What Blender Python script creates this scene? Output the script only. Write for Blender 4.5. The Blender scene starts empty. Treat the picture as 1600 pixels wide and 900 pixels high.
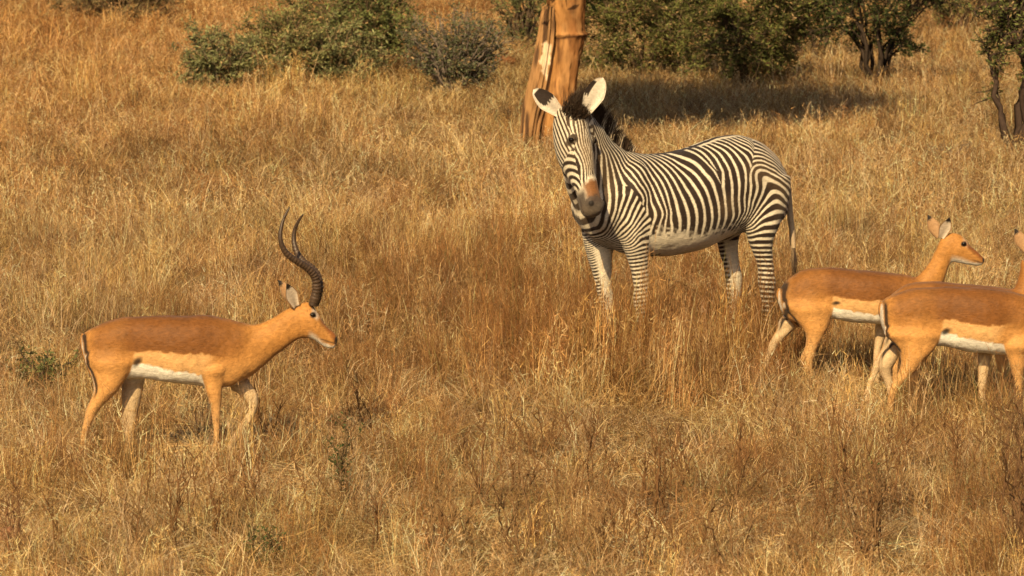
import bpy, bmesh, math, random
import numpy as np
from mathutils import Vector, Matrix

# ------------------------------------------------------------------ camera, sky, sun, exposure
SC = bpy.context.scene
C = SC.collection
FPX, CAMH = 8000.0, 4.3                       # focal length in photo pixels (1600 wide), eye height
PITCH = math.atan(870.0 / FPX)
cam_d = bpy.data.cameras.new("camera"); cam = bpy.data.objects.new("camera", cam_d); C.objects.link(cam)
cam.location = (0, 0, CAMH); cam.rotation_euler = (math.pi / 2 - PITCH, 0, 0)
cam_d.sensor_width = 36.0; cam_d.lens = FPX / 1600 * 36
cam_d.clip_start = 0.5; cam_d.clip_end = 6000
cam_d.dof.use_dof = True; cam_d.dof.focus_distance = 33.0; cam_d.dof.aperture_fstop = 9.0
SC.camera = cam
SUN_EL, SUN_AZ = math.radians(36), math.radians(16)   # light travels away from the camera, 16 deg to the right
w = bpy.data.worlds.new("World"); SC.world = w; w.use_nodes = True
nt = w.node_tree; bg = nt.nodes["Background"]
sky = nt.nodes.new("ShaderNodeTexSky"); sky.sky_type = 'NISHITA'; sky.sun_disc = False
sky.dust_density = 6.0; sky.sun_elevation = SUN_EL; sky.sun_rotation = math.pi + SUN_AZ
nt.links.new(sky.outputs[0], bg.inputs[0]); bg.inputs[1].default_value = 0.05
sl = bpy.data.lights.new("sun", 'SUN'); sun = bpy.data.objects.new("sun", sl); C.objects.link(sun)
sl.energy = 5.0; sl.angle = math.radians(0.5); sl.color = (1.0, 0.75, 0.41)
ldir = Vector((math.sin(SUN_AZ) * math.cos(SUN_EL), math.cos(SUN_AZ) * math.cos(SUN_EL), -math.sin(SUN_EL)))
sun.rotation_euler = ldir.to_track_quat('-Z', 'Y').to_euler(); sun.location = (-8, -20, 30)
SC.view_settings.view_transform = 'Standard'; SC.view_settings.look = 'None'
SC.view_settings.exposure = 0.24; SC.view_settings.gamma = 1.0
SC.render.engine = 'CYCLES'
SC.cycles.max_bounces = 4; SC.cycles.diffuse_bounces = 2; SC.cycles.transmission_bounces = 3
SC.cycles.transparent_max_bounces = 4; SC.cycles.use_denoising = True; SC.cycles.use_adaptive_sampling = True; SC.cycles.adaptive_threshold = .025

ct, st = math.cos(PITCH), math.sin(PITCH)
def P(px, py, z=0.0):
    """photo pixel -> world point on the level z"""
    d = np.array([px - 800.0, FPX * ct + (450 - py) * st, -FPX * st + (450 - py) * ct])
    k = (z - CAMH) / d[2]
    return np.array([0, 0, CAMH]) + d * k
def S(py):
    """photo pixels per metre for something whose foot is at photo row py"""
    p = P(800, py); return FPX / (p[1] * ct + (CAMH) * st)

# ------------------------------------------------------------------ numpy noise
def _hash(ix, iy, iz, seed):
    h = (ix.astype(np.int64) * 374761393 + iy.astype(np.int64) * 668265263 + iz.astype(np.int64) * 2147483647 + seed * 974634777) & 0xFFFFFFFF
    h = ((h ^ (h >> 13)) * 1274126177) & 0xFFFFFFFF
    return ((h ^ (h >> 16)) & 0xFFFF) / 65535.0
def noise3(p, seed=0):
    p = np.asarray(p, float); i = np.floor(p).astype(np.int64); f = p - i; f = f * f * (3 - 2 * f)
    out = 0
    for dx in (0, 1):
        for dy in (0, 1):
            for dz in (0, 1):
                wgt = (f[..., 0] if dx else 1 - f[..., 0]) * (f[..., 1] if dy else 1 - f[..., 1]) * (f[..., 2] if dz else 1 - f[..., 2])
                out = out + wgt * _hash(i[..., 0] + dx, i[..., 1] + dy, i[..., 2] + dz, seed)
    return out
def noise2(x, y, seed=0, oct=3):
    s = 0; a = 1; t = 0
    for o in range(oct):
        s = s + a * noise3(np.stack([x * 2 ** o, y * 2 ** o, np.zeros_like(x) + .5], -1), seed + o); t += a; a *= .5
    return s / t
def sstep(a, b, x):
    t = np.clip((x - a) / (b - a), 0, 1); return t * t * (3 - 2 * t)
def ground_z(x, y):
    x = np.asarray(x, float); y = np.asarray(y, float)
    return (noise2(x * .12, y * .12, 5, 2) - .5) * .16 + (noise2(x * .6, y * .6, 9, 2) - .5) * .05

# ------------------------------------------------------------------ object helpers
def mesh_from(name, V, F, mat=None, smooth=True, cols=None):
    me = bpy.data.meshes.new(name)
    me.from_pydata([tuple(v) for v in V] if not isinstance(V, np.ndarray) else V.tolist(), [], F)
    if mat: me.materials.append(mat)
    if smooth: me.polygons.foreach_set("use_smooth", np.ones(len(me.polygons), bool))
    if cols is not None: set_col(me, cols)
    me.update(); return me
def fast_mesh(name, V, faces_flat, starts, totals, mat, smooth=True, cols=None):
    me = bpy.data.meshes.new(name)
    me.vertices.add(len(V)); me.vertices.foreach_set("co", np.asarray(V, np.float32).ravel())
    me.loops.add(len(faces_flat)); me.loops.foreach_set("vertex_index", np.asarray(faces_flat, np.int32))
    me.polygons.add(len(starts)); me.polygons.foreach_set("loop_start", np.asarray(starts, np.int32))
    me.polygons.foreach_set("loop_total", np.asarray(totals, np.int32))
    if smooth: me.polygons.foreach_set("use_smooth", np.ones(len(starts), bool))
    me.update(calc_edges=True); me.validate()
    if mat: me.materials.append(mat)
    if cols is not None: set_col(me, cols)
    return me
def set_col(me, cols, name="Col"):
    a = me.attributes.new(name, 'FLOAT_COLOR', 'POINT')
    c = np.ones((len(me.vertices), 4), np.float32); c[:, :3] = cols
    a.data.foreach_set("color", c.ravel())
def link(name, me, parent=None, loc=None):
    o = bpy.data.objects.new(name, me); C.objects.link(o)
    if parent is not None: o.parent = parent
    if loc is not None: o.location = loc
    return o
def tag(o, label, cat, group=None, kind=None):
    o["label"] = label; o["category"] = cat
    if group: o["group"] = group
    if kind: o["kind"] = kind
    return o
def empty(name, loc, rz=0):
    o = bpy.data.objects.new(name, None); C.objects.link(o); o.location = loc; o.rotation_euler = (0, 0, rz); o.empty_display_size = .2
    return o

# ------------------------------------------------------------------ materials
def new_mat(name):
    m = bpy.data.materials.new(name); m.use_nodes = True
    n = m.node_tree; b = n.nodes["Principled BSDF"]
    b.inputs["Specular IOR Level"].default_value = .2
    return m, n, b
def vcol_mat(name, rough=.7, spec=.2, nscale=60, namp=.25, bump=.0, bscale=(1, 1, 1), sheen=0, transl=0.0, hue=0.0):
    m, n, b = new_mat(name); N = n.nodes; L = n.links
    at = N.new("ShaderNodeAttribute"); at.attribute_name = "Col"
    tc = N.new("ShaderNodeTexCoord"); mp = N.new("ShaderNodeMapping"); mp.inputs[3].default_value = bscale
    L.new(tc.outputs["Object"], mp.inputs[0])
    nz = N.new("ShaderNodeTexNoise"); nz.inputs["Scale"].default_value = nscale; nz.inputs["Detail"].default_value = 4
    L.new(mp.outputs[0], nz.inputs["Vector"])
    mr = N.new("ShaderNodeMapRange"); mr.inputs[3].default_value = 1 - namp; mr.inputs[4].default_value = 1 + namp
    mr.inputs[1].default_value = .25; mr.inputs[2].default_value = .75
    L.new(nz.outputs[0], mr.inputs[0])
    mx = N.new("ShaderNodeVectorMath"); mx.operation = 'SCALE'
    L.new(at.outputs["Color"], mx.inputs[0]); L.new(mr.outputs[0], mx.inputs["Scale"])
    L.new(mx.outputs[0], b.inputs["Base Color"])
    b.inputs["Roughness"].default_value = rough; b.inputs["Specular IOR Level"].default_value = spec
    if sheen:
        b.inputs["Sheen Weight"].default_value = sheen; b.inputs["Sheen Roughness"].default_value = .5
    if bump:
        bp = N.new("ShaderNodeBump"); bp.inputs["Strength"].default_value = bump; bp.inputs["Distance"].default_value = .01
        L.new(nz.outputs[0], bp.inputs["Height"]); L.new(bp.outputs[0], b.inputs["Normal"])
    if transl:
        tr = N.new("ShaderNodeBsdfTranslucent"); L.new(mx.outputs[0], tr.inputs[0])
        ms = N.new("ShaderNodeMixShader"); ms.inputs[0].default_value = transl
        L.new(b.outputs[0], ms.inputs[1]); L.new(tr.outputs[0], ms.inputs[2])
        L.new(ms.outputs[0], N["Material Output"].inputs[0])
    return m
def grass_mat():
    m, n, b = new_mat("dry_grass"); N = n.nodes; L = n.links
    at = N.new("ShaderNodeAttribute"); at.attribute_name = "Col"
    ti = N.new("ShaderNodeAttribute"); ti.attribute_type = 'INSTANCER'; ti.attribute_name = "tint"
    mx = N.new("ShaderNodeVectorMath"); mx.operation = 'MULTIPLY'
    L.new(at.outputs["Color"], mx.inputs[0]); L.new(ti.outputs["Vector"], mx.inputs[1])
    L.new(mx.outputs[0], b.inputs["Base Color"])
    b.inputs["Roughness"].default_value = .55; b.inputs["Specular IOR Level"].default_value = .25
    tr = N.new("ShaderNodeBsdfTranslucent"); L.new(mx.outputs[0], tr.inputs[0])
    ms = N.new("ShaderNodeMixShader"); ms.inputs[0].default_value = .12
    L.new(b.outputs[0], ms.inputs[1]); L.new(tr.outputs[0], ms.inputs[2]); L.new(ms.outputs[0], N["Material Output"].inputs[0])
    return m
def ground_mat():
    m, n, b = new_mat("thatch_soil"); N = n.nodes; L = n.links
    tc = N.new("ShaderNodeTexCoord")
    nz = N.new("ShaderNodeTexNoise"); nz.inputs["Scale"].default_value = 7; nz.inputs["Detail"].default_value = 10; nz.inputs["Roughness"].default_value = .75
    L.new(tc.outputs["Object"], nz.inputs["Vector"])
    n2 = N.new("ShaderNodeTexNoise"); n2.inputs["Scale"].default_value = .35; n2.inputs["Detail"].default_value = 5
    L.new(tc.outputs["Object"], n2.inputs["Vector"])
    cr = N.new("ShaderNodeValToRGB"); e = cr.color_ramp.elements
    e[0].position = .33; e[0].color = (.07, .04, .02, 1); e[1].position = .7; e[1].color = (.28, .17, .075, 1)
    L.new(nz.outputs[0], cr.inputs[0])
    c2 = N.new("ShaderNodeValToRGB"); e = c2.color_ramp.elements
    e[0].position = .35; e[0].color = (.8, .68, .55, 1); e[1].position = .65; e[1].color = (1.1, 1.05, .95, 1)
    L.new(n2.outputs[0], c2.inputs[0])
    mx = N.new("ShaderNodeVectorMath"); mx.operation = 'MULTIPLY'
    L.new(cr.outputs[0], mx.inputs[0]); L.new(c2.outputs[0], mx.inputs[1]); L.new(mx.outputs[0], b.inputs["Base Color"])
    b.inputs["Roughness"].default_value = .95
    bp = N.new("ShaderNodeBump"); bp.inputs["Strength"].default_value = .8; bp.inputs["Distance"].default_value = .05
    L.new(nz.outputs[0], bp.inputs["Height"]); L.new(bp.outputs[0], b.inputs["Normal"])
    return m
M_FUR = vcol_mat("short_fur", .60, .22, 120, .20, .35, (.33, 1, .75), .10)
M_HORN = vcol_mat("horn", .38, .4, 120, .25, .3)
M_EYE, _, _b = new_mat("eye"); _b.inputs["Base Color"].default_value = (.008, .005, .003, 1); _b.inputs["Roughness"].default_value = .12; _b.inputs["Specular IOR Level"].default_value = .3
M_HAIR = vcol_mat("hair", .6, .2, 40, .3)
M_BARK = vcol_mat("bark", .9, .1, 22, .35, .7, (1, 1, .25))
M_TWIG = vcol_mat("twig", .9, .1, 60, .3)
M_LEAF = vcol_mat("leaf", .6, .25, 8, .2, 0, transl=.25)
M_GRASS = grass_mat(); M_GROUND = ground_mat()

# ------------------------------------------------------------------ geometry helpers
def loft(secs, n=28):
    """secs: (A, B, half_width, side_dir[, power]) with A, B opposite 3-D edge points -> closed tube (V, F)"""
    V = []; F = []
    ang = np.arange(n) * 2 * math.pi / n
    for s in secs:
        A, B, hw, sd = np.array(s[0], float), np.array(s[1], float), s[2], np.array(s[3], float)
        p = s[4] if len(s) > 4 else 1.0
        c, h = (A + B) / 2, (A - B) / 2
        ca, sa = np.cos(ang), np.sin(ang)
        ca = np.sign(ca) * np.abs(ca) ** p; sa = np.sign(sa) * np.abs(sa) ** p
        V += list(c + np.outer(ca, h) + np.outer(sa * hw, sd))
    m = len(secs)
    V.append(np.mean(V[:n], 0)); V.append(np.mean(V[(m - 1) * n:m * n], 0))
    for i in range(m - 1):
        for j in range(n):
            a, b = i * n + j, i * n + (j + 1) % n
            F.append((a, b, b + n, a + n))
    for j in range(n):
        F.append((m * n, (j + 1) % n, j)); F.append((m * n + 1, (m - 1) * n + j, (m - 1) * n + (j + 1) % n))
    return np.array(V), F
def resample(secs, k=4):
    """smooth (Catmull-Rom) refinement of loft sections"""
    arr = np.array([np.concatenate([s[0], s[1], [s[2]], s[3], [s[4] if len(s) > 4 else 1.0]]) for s in secs], float)
    out = []
    n = len(arr)
    for i in range(n - 1):
        p0, p1, p2, p3 = arr[max(i - 1, 0)], arr[i], arr[i + 1], arr[min(i + 2, n - 1)]
        for j in range(k):
            t = j / k
            out.append(.5 * ((2 * p1) + (-p0 + p2) * t + (2 * p0 - 5 * p1 + 4 * p2 - p3) * t * t + (-p0 + 3 * p1 - 3 * p2 + p3) * t ** 3))
    out.append(arr[-1])
    return [(o[:3], o[3:6], max(o[6], .004), o[7:10], o[10]) for o in out]
def ellipsoid(c, r, n=14, rot=None):
    V = []; F = []
    for i in range(n + 1):
        th = math.pi * i / n
        for j in range(2 * n):
            ph = math.pi * j / n
            V.append((r[0] * math.sin(th) * math.cos(ph), r[1] * math.sin(th) * math.sin(ph), r[2] * math.cos(th)))
    for i in range(n):
        for j in range(2 * n):
            a, b = i * 2 * n + j, i * 2 * n + (j + 1) % (2 * n)
            F.append((a, a + 2 * n, b + 2 * n, b))
    V = np.array(V)
    if rot is not None: V = V @ np.array(rot).T
    return V + np.array(c), F
def fuse(parts, voxel, smooth_it, subdiv=1):
    """union of closed shells as one continuous skin"""
    Vs, Fs, o = [], [], 0
    for V, F in parts:
        Vs.append(V); Fs += [tuple(i + o for i in f) for f in F]; o += len(V)
    me = bpy.data.meshes.new("tmp"); me.from_pydata(np.concatenate(Vs).tolist(), [], Fs); me.update()
    bm = bmesh.new(); bm.from_mesh(me); bmesh.ops.remove_doubles(bm, verts=bm.verts, dist=1e-5)
    bmesh.ops.recalc_face_normals(bm, faces=bm.faces); bm.to_mesh(me); bm.free()
    ob = bpy.data.objects.new("tmp", me); C.objects.link(ob)
    r = ob.modifiers.new("r", 'REMESH'); r.mode = 'VOXEL'; r.voxel_size = voxel
    s = ob.modifiers.new("s", 'SMOOTH'); s.factor = .5; s.iterations = smooth_it
    if subdiv:
        q = ob.modifiers.new("q", 'SUBSURF'); q.levels = subdiv; q.render_levels = subdiv
    dg = bpy.context.evaluated_depsgraph_get()
    out = bpy.data.meshes.new_from_object(ob.evaluated_get(dg))
    bpy.data.objects.remove(ob); bpy.data.meshes.remove(me)
    out.materials.clear()
    out.polygons.foreach_set("use_smooth", np.ones(len(out.polygons), bool))
    return out
def coords(me):
    a = np.empty(len(me.vertices) * 3, np.float32); me.vertices.foreach_get("co", a); return a.reshape(-1, 3).astype(float)
def normals(me):
    a = np.empty(len(me.vertices) * 3, np.float32); me.vertex_normals.foreach_get("vector", a); return a.reshape(-1, 3).astype(float)
def mix(a, b, t):
    t = np.asarray(t)[..., None]; return a * (1 - t) + np.asarray(b) * t
def ear_mesh(name, base, tip, face, width, cup, c_in, c_back, c_tip, round_=.55, tip_at=.74, mid_band=None, parent=None, rounded=False):
    """leaf-shaped cupped ear with thickness; opens towards face"""
    base, tip, face = (np.array(v, float) for v in (base, tip, face))
    ax = tip - base; Ln = np.linalg.norm(ax); ax /= Ln
    face = face - ax * face.dot(ax); face /= np.linalg.norm(face); side = np.cross(ax, face)
    nu, nv = 30, 23; V = []; col = []
    for layer in (0, 1):
        for i in range(nu):
            u = i / (nu - 1)
            t0 = .52 if rounded else .40
            wd = width * min(1, .42 + 1.15 * u) * max(0, 1 - (max(0, u - t0) / (1 - t0)) ** 2) ** (.5 if rounded else .85)
            wd = max(wd, width * .06)
            for j in range(nv):
                v = (j / (nv - 1) - .5) * 2
                a = v * 1.25 * (1 - .35 * u)
                off = side * wd * math.sin(a) / math.sin(1.25) - face * cup * (math.cos(a) - .2) * (1 - .55 * u)
                p = base + ax * Ln * u + off - (face * .008 * (1 - abs(v) ** 3) * (1 if layer else 0))
                V.append(p)
                c = np.array(c_in if layer == 0 else c_back, float)
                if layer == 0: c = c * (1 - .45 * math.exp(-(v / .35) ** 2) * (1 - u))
                if layer == 0 and abs(v) > .8: c = np.array(c_back) * .8
                if mid_band and mid_band[0] + .03 * math.sin(j * 1.9) < u < mid_band[1] - (.08 * abs(v) if layer else 0) and (layer == 1 or v * mid_band[2] > (.42 if mid_band[1] < .85 else -.55 + .9 * max(0, .62 - u))): c = np.array((.03, .02, .015))
                elif u > tip_at + .10 * v * v - .03 + .04 * math.sin(j * 2.7 + i): c = np.array(c_tip)
                col.append(c)
    F = []
    n0 = nu * nv
    for i in range(nu - 1):
        for j in range(nv - 1):
            a = i * nv + j
            F.append((a, a + 1, a + nv + 1, a + nv)); F.append((n0 + a, n0 + a + nv, n0 + a + nv + 1, n0 + a + 1))
    for i in range(nu - 1):
        a, b = i * nv, i * nv + nv - 1
        F.append((a, a + nv, n0 + a + nv, n0 + a)); F.append((b, n0 + b, n0 + b + nv, b + nv))
    for j in range(nv - 1):
        a = (nu - 1) * nv + j; F.append((a, a + 1, n0 + a + 1, n0 + a))
    return link(name, mesh_from(name, np.array(V), F, M_FUR, True, np.array(col)), parent)
def ribbons(paths, widths, cols, name, mat, parent=None, taper=True, seed=1):
    """thin hair / blade ribbons: paths (n,k,3)"""
    rs = np.random.RandomState(seed)
    paths = np.asarray(paths, float); n, k, _ = paths.shape
    t = paths[:, -1] - paths[:, 0]; r = rs.normal(size=(n, 3)); sd = np.cross(t, r); sd /= np.linalg.norm(sd, axis=1)[:, None] + 1e-9
    wv = np.asarray(widths, float).reshape(n, 1) * (np.linspace(1, .12, k) if taper else np.ones(k))[None]
    L_ = paths - sd[:, None] * wv[..., None]; R_ = paths + sd[:, None] * wv[..., None]
    V = np.stack([L_, R_], 2).reshape(-1, 3)
    base = (np.arange(n) * 2 * k)[:, None] + (np.arange(k - 1) * 2)[None]
    f = np.stack([base, base + 1, base + 3, base + 2], -1).reshape(-1, 4)
    cc = np.repeat(np.asarray(cols, float), 2 * k, axis=0) if len(np.shape(cols)) == 2 else np.repeat(np.asarray(cols, float), 2, axis=1).reshape(-1, 3)
    return fast_mesh(name, V, f.ravel(), np.arange(len(f)) * 4, np.full(len(f), 4), mat, True, cc)
def tubes(lines, sides=5):
    """lines: list of (points, radii) -> V, F"""
    Vs, Fs, o = [], [], 0
    for pts, rad in lines:
        pts = np.asarray(pts, float); k = len(pts)
        tg = np.gradient(pts, axis=0); tg /= np.linalg.norm(tg, axis=1)[:, None] + 1e-9
        ref = np.where(np.abs(tg[:, 2:3]) > .9, np.array([[1., 0, 0]]), np.array([[0, 0, 1.]]))
        a = np.cross(tg, ref); a /= np.linalg.norm(a, axis=1)[:, None]; b = np.cross(tg, a)
        an = np.arange(sides) * 2 * math.pi / sides
        ring = pts[:, None] + np.asarray(rad)[:, None, None] * (np.cos(an)[None, :, None] * a[:, None] + np.sin(an)[None, :, None] * b[:, None])
        Vs.append(ring.reshape(-1, 3))
        i = np.arange(k - 1)[:, None] * sides; j = np.arange(sides)[None]; j2 = (j + 1) % sides
        Fs.append(np.stack([i + j, i + j2, i + sides + j2, i + sides + j], -1).reshape(-1, 4) + o); o += k * sides
    return np.concatenate(Vs), np.concatenate(Fs)
def tube_mesh(name, lines, mat, cols, sides=5):
    V, F = tubes(lines, sides)
    if callable(cols): cc = cols(V)
    else: cc = np.tile(np.array(cols, float), (len(V), 1))
    return fast_mesh(name, V, F.ravel(), np.arange(len(F)) * 4, np.full(len(F), 4), mat, True, cc)
Y3 = np.array([0., 1., 0.])
def add_fur(root, me, col, n, ln, flow, seed, zmin=0.0, lift=.22):
    """short hairs lying on the skin"""
    rs = np.random.RandomState(seed); X = coords(me); Nn = normals(me)
    ok = np.where(X[:, 2] > zmin)[0]; i = ok[rs.randint(0, len(ok), n)]
    p, nm = X[i], Nn[i]
    d = np.array(flow)[None] + rs.normal(size=(n, 3)) * .35; d -= nm * (d * nm).sum(1)[:, None]; d /= np.linalg.norm(d, axis=1)[:, None] + 1e-9
    d = d + nm * lift * (.5 + rs.rand(n, 1)); l = ln * (.6 + .8 * rs.rand(n, 1))
    sd = np.cross(d, nm); sd /= np.linalg.norm(sd, axis=1)[:, None] + 1e-9; w_ = .0011
    V = np.stack([p - sd * w_, p + sd * w_, p + d * l], 1).reshape(-1, 3); c = col[i] * (.62 + .58 * rs.rand(n, 1))
    o = link("fur", fast_mesh("fur", V, np.arange(3 * n), np.arange(n) * 3, np.full(n, 3), M_HAIR, False, np.repeat(np.clip(c, 0, .95), 3, 0)), root)
    o["kind"] = "stuff"
# ------------------------------------------------------------------ impalas
def make_impala(name, label, ref, gy, trunk, neck, head, legs, eye, ears, horns=None, saddle=.48, detail=1, yaw=0, tailp=None, spot=True, gup=None):
    s = S(gy); g = P(ref, gy); g[2] = ground_z(g[0], g[1])
    root = empty(name, g, yaw)
    tag(root, label, "impala", gup)
    def pt(px, py, y=0.0): return np.array([(px - ref) / s, y, (gy - py) / s])
    k = 265.0 / s * (s / 265.0)
    parts = []
    TW = trunk['w']
    secs = [(pt(px, t), pt(px, b), hw, Y3, .74) for (px, t, b), hw in zip(trunk['st'], TW)]
    parts.append(loft(resample(secs), 32))
    parts.append(loft(resample([(pt(*a), pt(*b), hw, Y3) for a, b, hw in neck]), 28))
    parts.append(loft(resample([(pt(*a), pt(*b), hw, Y3) for a, b, hw in head]), 28))
    for yo, lst in legs:
        nl = len(lst); sec = []
        for i, q in enumerate(lst):
            if len(q) == 3: a, b = (q[0], q[2]), (q[1], q[2])
            else: a, b = (q[0], q[1]), (q[2], q[3])
            wid = math.hypot(a[0] - b[0], a[1] - b[1]) / s
            t = i / (nl - 1)
            yy = yo * (1.0 if t < .25 else 1 - .12 * (t - .25))
            hw = min(.062 * (1 - t) ** .8 + .019, wid * .5 * (.8 if t < .3 else 1.0))
            if t > .8: hw = max(hw, .021)
            if i == 0:
                hw = .02; yy = yo * .55; a = (a[0] + (b[0] - a[0]) * .3, a[1] - 8); b = (b[0] - (b[0] - a[0]) * .35, b[1] - 8)
            sec.append((pt(*a, yy), pt(*b, yy), hw, Y3))
        parts.append(loft(resample(sec), 20))
    fl_ = legs[0] if legs[0][1][0][0] > legs[2][1][0][0] else legs[2]; hl_ = legs[2] if fl_ is legs[0] else legs[0]
    fx_, hx0 = (fl_[1][1][0] + fl_[1][1][1]) / 2, (hl_[1][1][0] + hl_[1][1][1]) / 2; fz, hz0 = fl_[1][1][2], hl_[1][1][2]
    tl_ = math.radians(22); rt_ = np.array(((math.cos(tl_), 0, math.sin(tl_)), (0, 1, 0), (-math.sin(tl_), 0, math.cos(tl_))))
    stt = np.array(trunk['st'], float)
    def mid(px, f): return np.interp(px, stt[:, 0], stt[:, 1]) * f + np.interp(px, stt[:, 0], stt[:, 2]) * (1 - f)
    for sg in (-1, 1):                                  # shoulder blade, upper arm, hip and thigh muscle
        parts.append(ellipsoid(pt(fx_ + 2, mid(fx_ + 2, .56), sg * .088), (.050, .045, .100), 14, rt_))
        parts.append(ellipsoid(pt(fx_ + 1, mid(fx_ + 1, .22), sg * .098), (.055, .038, .065), 14, rt_.T))
        parts.append(ellipsoid(pt(hx0 + 6, mid(hx0 + 6, .45), sg * .088), (.100, .052, .100), 14, rt_))
    me = fuse(parts, .0095 if detail else .012, 5, 1 if detail else 0)
    X = coords(me); Nn = normals(me)
    X = X + Nn * ((noise3(X * np.array((16, 10, 9)), 21) - .5) * .008 + (noise3(X * 38, 22) - .5) * .003)[:, None]
    me.vertices.foreach_set("co", X.astype(np.float32).ravel()); me.update()
    st = np.array(trunk['st'], float)
    tx = (st[:, 0] - ref) / s; tt = (gy - st[:, 1]) / s; tb = (gy - st[:, 2]) / s
    x, y, z = X.T
    top = np.interp(x, tx, tt); bot = np.interp(x, tx, tb); v = (z - bot) / (top - bot + 1e-6)
    u = (x - tx[0]) / (tx[-1] - tx[0])
    nz = noise3(X * 9, 3) - .5; nf = noise3(X * 45, 7) - .5
    tan = np.array((.44, .205, .052)); dark = np.array((.195, .074, .016)); light = np.array((.60, .345, .135)); white = np.array((.84, .79, .67)); black = np.array((.018, .012, .009))
    col = np.tile(tan, (len(X), 1))
    # haunch and shoulder lighten downwards, legs paler
    legz = tb.min()
    col = mix(col, (.56, .285, .088), sstep(legz + .26, legz + .06, z) * (z > -1))
    col = mix(col, (.58, .325, .125), sstep(legz + .02, legz - .2, z))
    # saddle, flank band and belly
    body = sstep(.14, .25, u) * sstep(.93, .78, u)
    vs = v + nz * .05 + nf * .05
    rumpu = sstep(.02, .12, u) * sstep(1.0, .9, u)
    col = mix(col, dark, sstep(.30, .75, vs + .04) * rumpu * .75 * (z > legz + .1))
    usp = (pt(*trunk['spot'])[0] - tx[0]) / (tx[-1] - tx[0])
    fl0 = usp - .012 + .05 * (v - .4); fl1 = .755 - .20 * np.clip(.48 - v, 0, 1)
    fl = sstep(fl0 - .012, fl0 + .012, u + nf * .012) * sstep(fl1 + .05, fl1 - .03, u)
    col = mix(col, dark * .93, sstep(saddle - .015, saddle + .03, vs) * sstep(usp - .12, usp, u) * sstep(.92, .72, u) * .95)
    col = mix(col, light, fl * sstep(saddle + .012, saddle - .02, vs))
    def edge(lst, j):                                   # outline of a leg as x(z)
        q = [(l[0], l[1], l[2], l[1]) if False else ((l[0], l[2], l[1], l[2]) if len(l) == 3 else l) for l in lst]
        q = sorted([((gy - e_[1 + 2 * j]) / s, (e_[2 * j] - ref) / s) for e_ in q]); q = np.array(q); return np.interp(z, q[:, 0], q[:, 1])
    hindE = edge(legs[2 if legs[2][0] < 0 and legs[0][1][0][0] > legs[2][1][0][0] else 0][1], 1); foreE = edge(legs[0 if legs[0][1][0][0] > legs[2][1][0][0] else 2][1], 0)
    wl = .265 - .10 * np.clip((u - usp) / .4, 0, 1)
    between = sstep(-.004, .008, x - hindE) * sstep(.004, -.006, x - foreE)
    col = mix(col, white, sstep(wl + .025, wl - .01, vs) * between * sstep(-.16, -.08, v))
    col = mix(col, white, sstep(.10, .06, vs) * (np.abs(y) < .05) * sstep(.97, .85, u) * sstep(.6, .66, u) * sstep(-.10, -.02, v))
    # inner sides of the legs are cream
    inner = sstep(-.15, -.5, Nn[:, 1] * np.sign(y)) * sstep(legz + .06, legz - .0, z)
    col = mix(col, (.56, .41, .24), inner)
    # buttock: white with a black line each side
    rear = sstep(-.80, -.93, Nn[:, 0]) * (u < .085) * sstep(legz - .06, legz + .04, z)
    line = np.exp(-((Nn[:, 0] + .70) / .105) ** 2) * sstep(.135, .11, u) * sstep(legz - .08, legz + .02, z) * sstep(tt.max() - .06, tt.max() - .13, z)
    col = mix(col, white * .92, rear * .8); col = mix(col, black * 1.5, np.clip(line * 1.6, 0, 1) * .95)
    if spot:
        sp = pt(*trunk['spot']) + np.array((.008, 0, .004)); dd = ((x - sp[0] - .5 * (z - sp[2])) / .026) ** 2 + ((z - sp[2]) / trunk.get('sr', .020)) ** 2
        col = mix(col, black, np.exp(-dd ** 2) * .95)
    # head
    e = pt(*eye); chin = pt(*head[-3][1]); nose = pt(*head[-1][0]); jaw = pt(*head[2][1])
    hx = head[1][0][0]; hm = sstep((hx - ref) / s - .0, (hx - ref) / s + .04, x) * (z > chin[2] - .08)
    d = np.hypot((x - e[0] - .016 + .35 * (z - e[2])) / .017, (z - e[2] - .006) / .034)
    col = mix(col, white, hm * np.exp(-d ** 4) * (.5 if horns else .22))
    col = mix(col, black * 2, hm * sstep(.021, .014, np.hypot((x - e[0]) / 1.15, z - e[2])) * .9)
    ax = (nose - pt(*head[2][0])); ax /= np.linalg.norm(ax); rel = X - pt(*head[2][0]); tpos = rel @ ax
    Ld = np.linalg.norm(nose - pt(*head[2][0]))
    dn = np.abs(rel[:, 0] * -ax[2] + rel[:, 2] * ax[0])
    col = mix(col, (.23, .085, .022), hm * sstep(.032, .008, dn) * sstep(.3, .5, tpos / Ld))
    under = hm * sstep(.2, .75, -Nn[:, 2]) * sstep(.1, .3, tpos / Ld)
    col = mix(col, white, under)
    nd = np.linalg.norm(X - (nose + np.array((-.004, 0, -.006))), axis=1)
    lip = np.linalg.norm(X - chin, axis=1)
    col = mix(col, white, hm * sstep(.045, .025, lip) * .9)
    col = mix(col, black * 1.6, hm * sstep(.032, .020, nd))
    mq = chin - nose; mouthd = np.abs((x - nose[0]) * .35 + (z - (nose[2] - .030)) * 1.0 - .0 * y)
    col = mix(col, black * 3, hm * np.exp(-(mouthd / .0045) ** 2) * sstep(.70, .82, tpos / Ld) * .8)
    # hooves
    col = mix(col, (.03, .022, .018), sstep(.075, .05, z - .0) * (z < .09))
    col *= (1 + nz * .22 + nf * .22 + (noise3(X * 22, 19) - .5) * .16)[:, None]
    set_col(me, np.clip(col, 0, 1)); me.materials.append(M_FUR)
    link("body", me, root)
    if detail: add_fur(root, me, col, 15000, .012, (-.75, 0, -.55), 7, 0.0, .12)
    # eyes
    hw = head[3][2] if len(head) > 3 else .05
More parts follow.
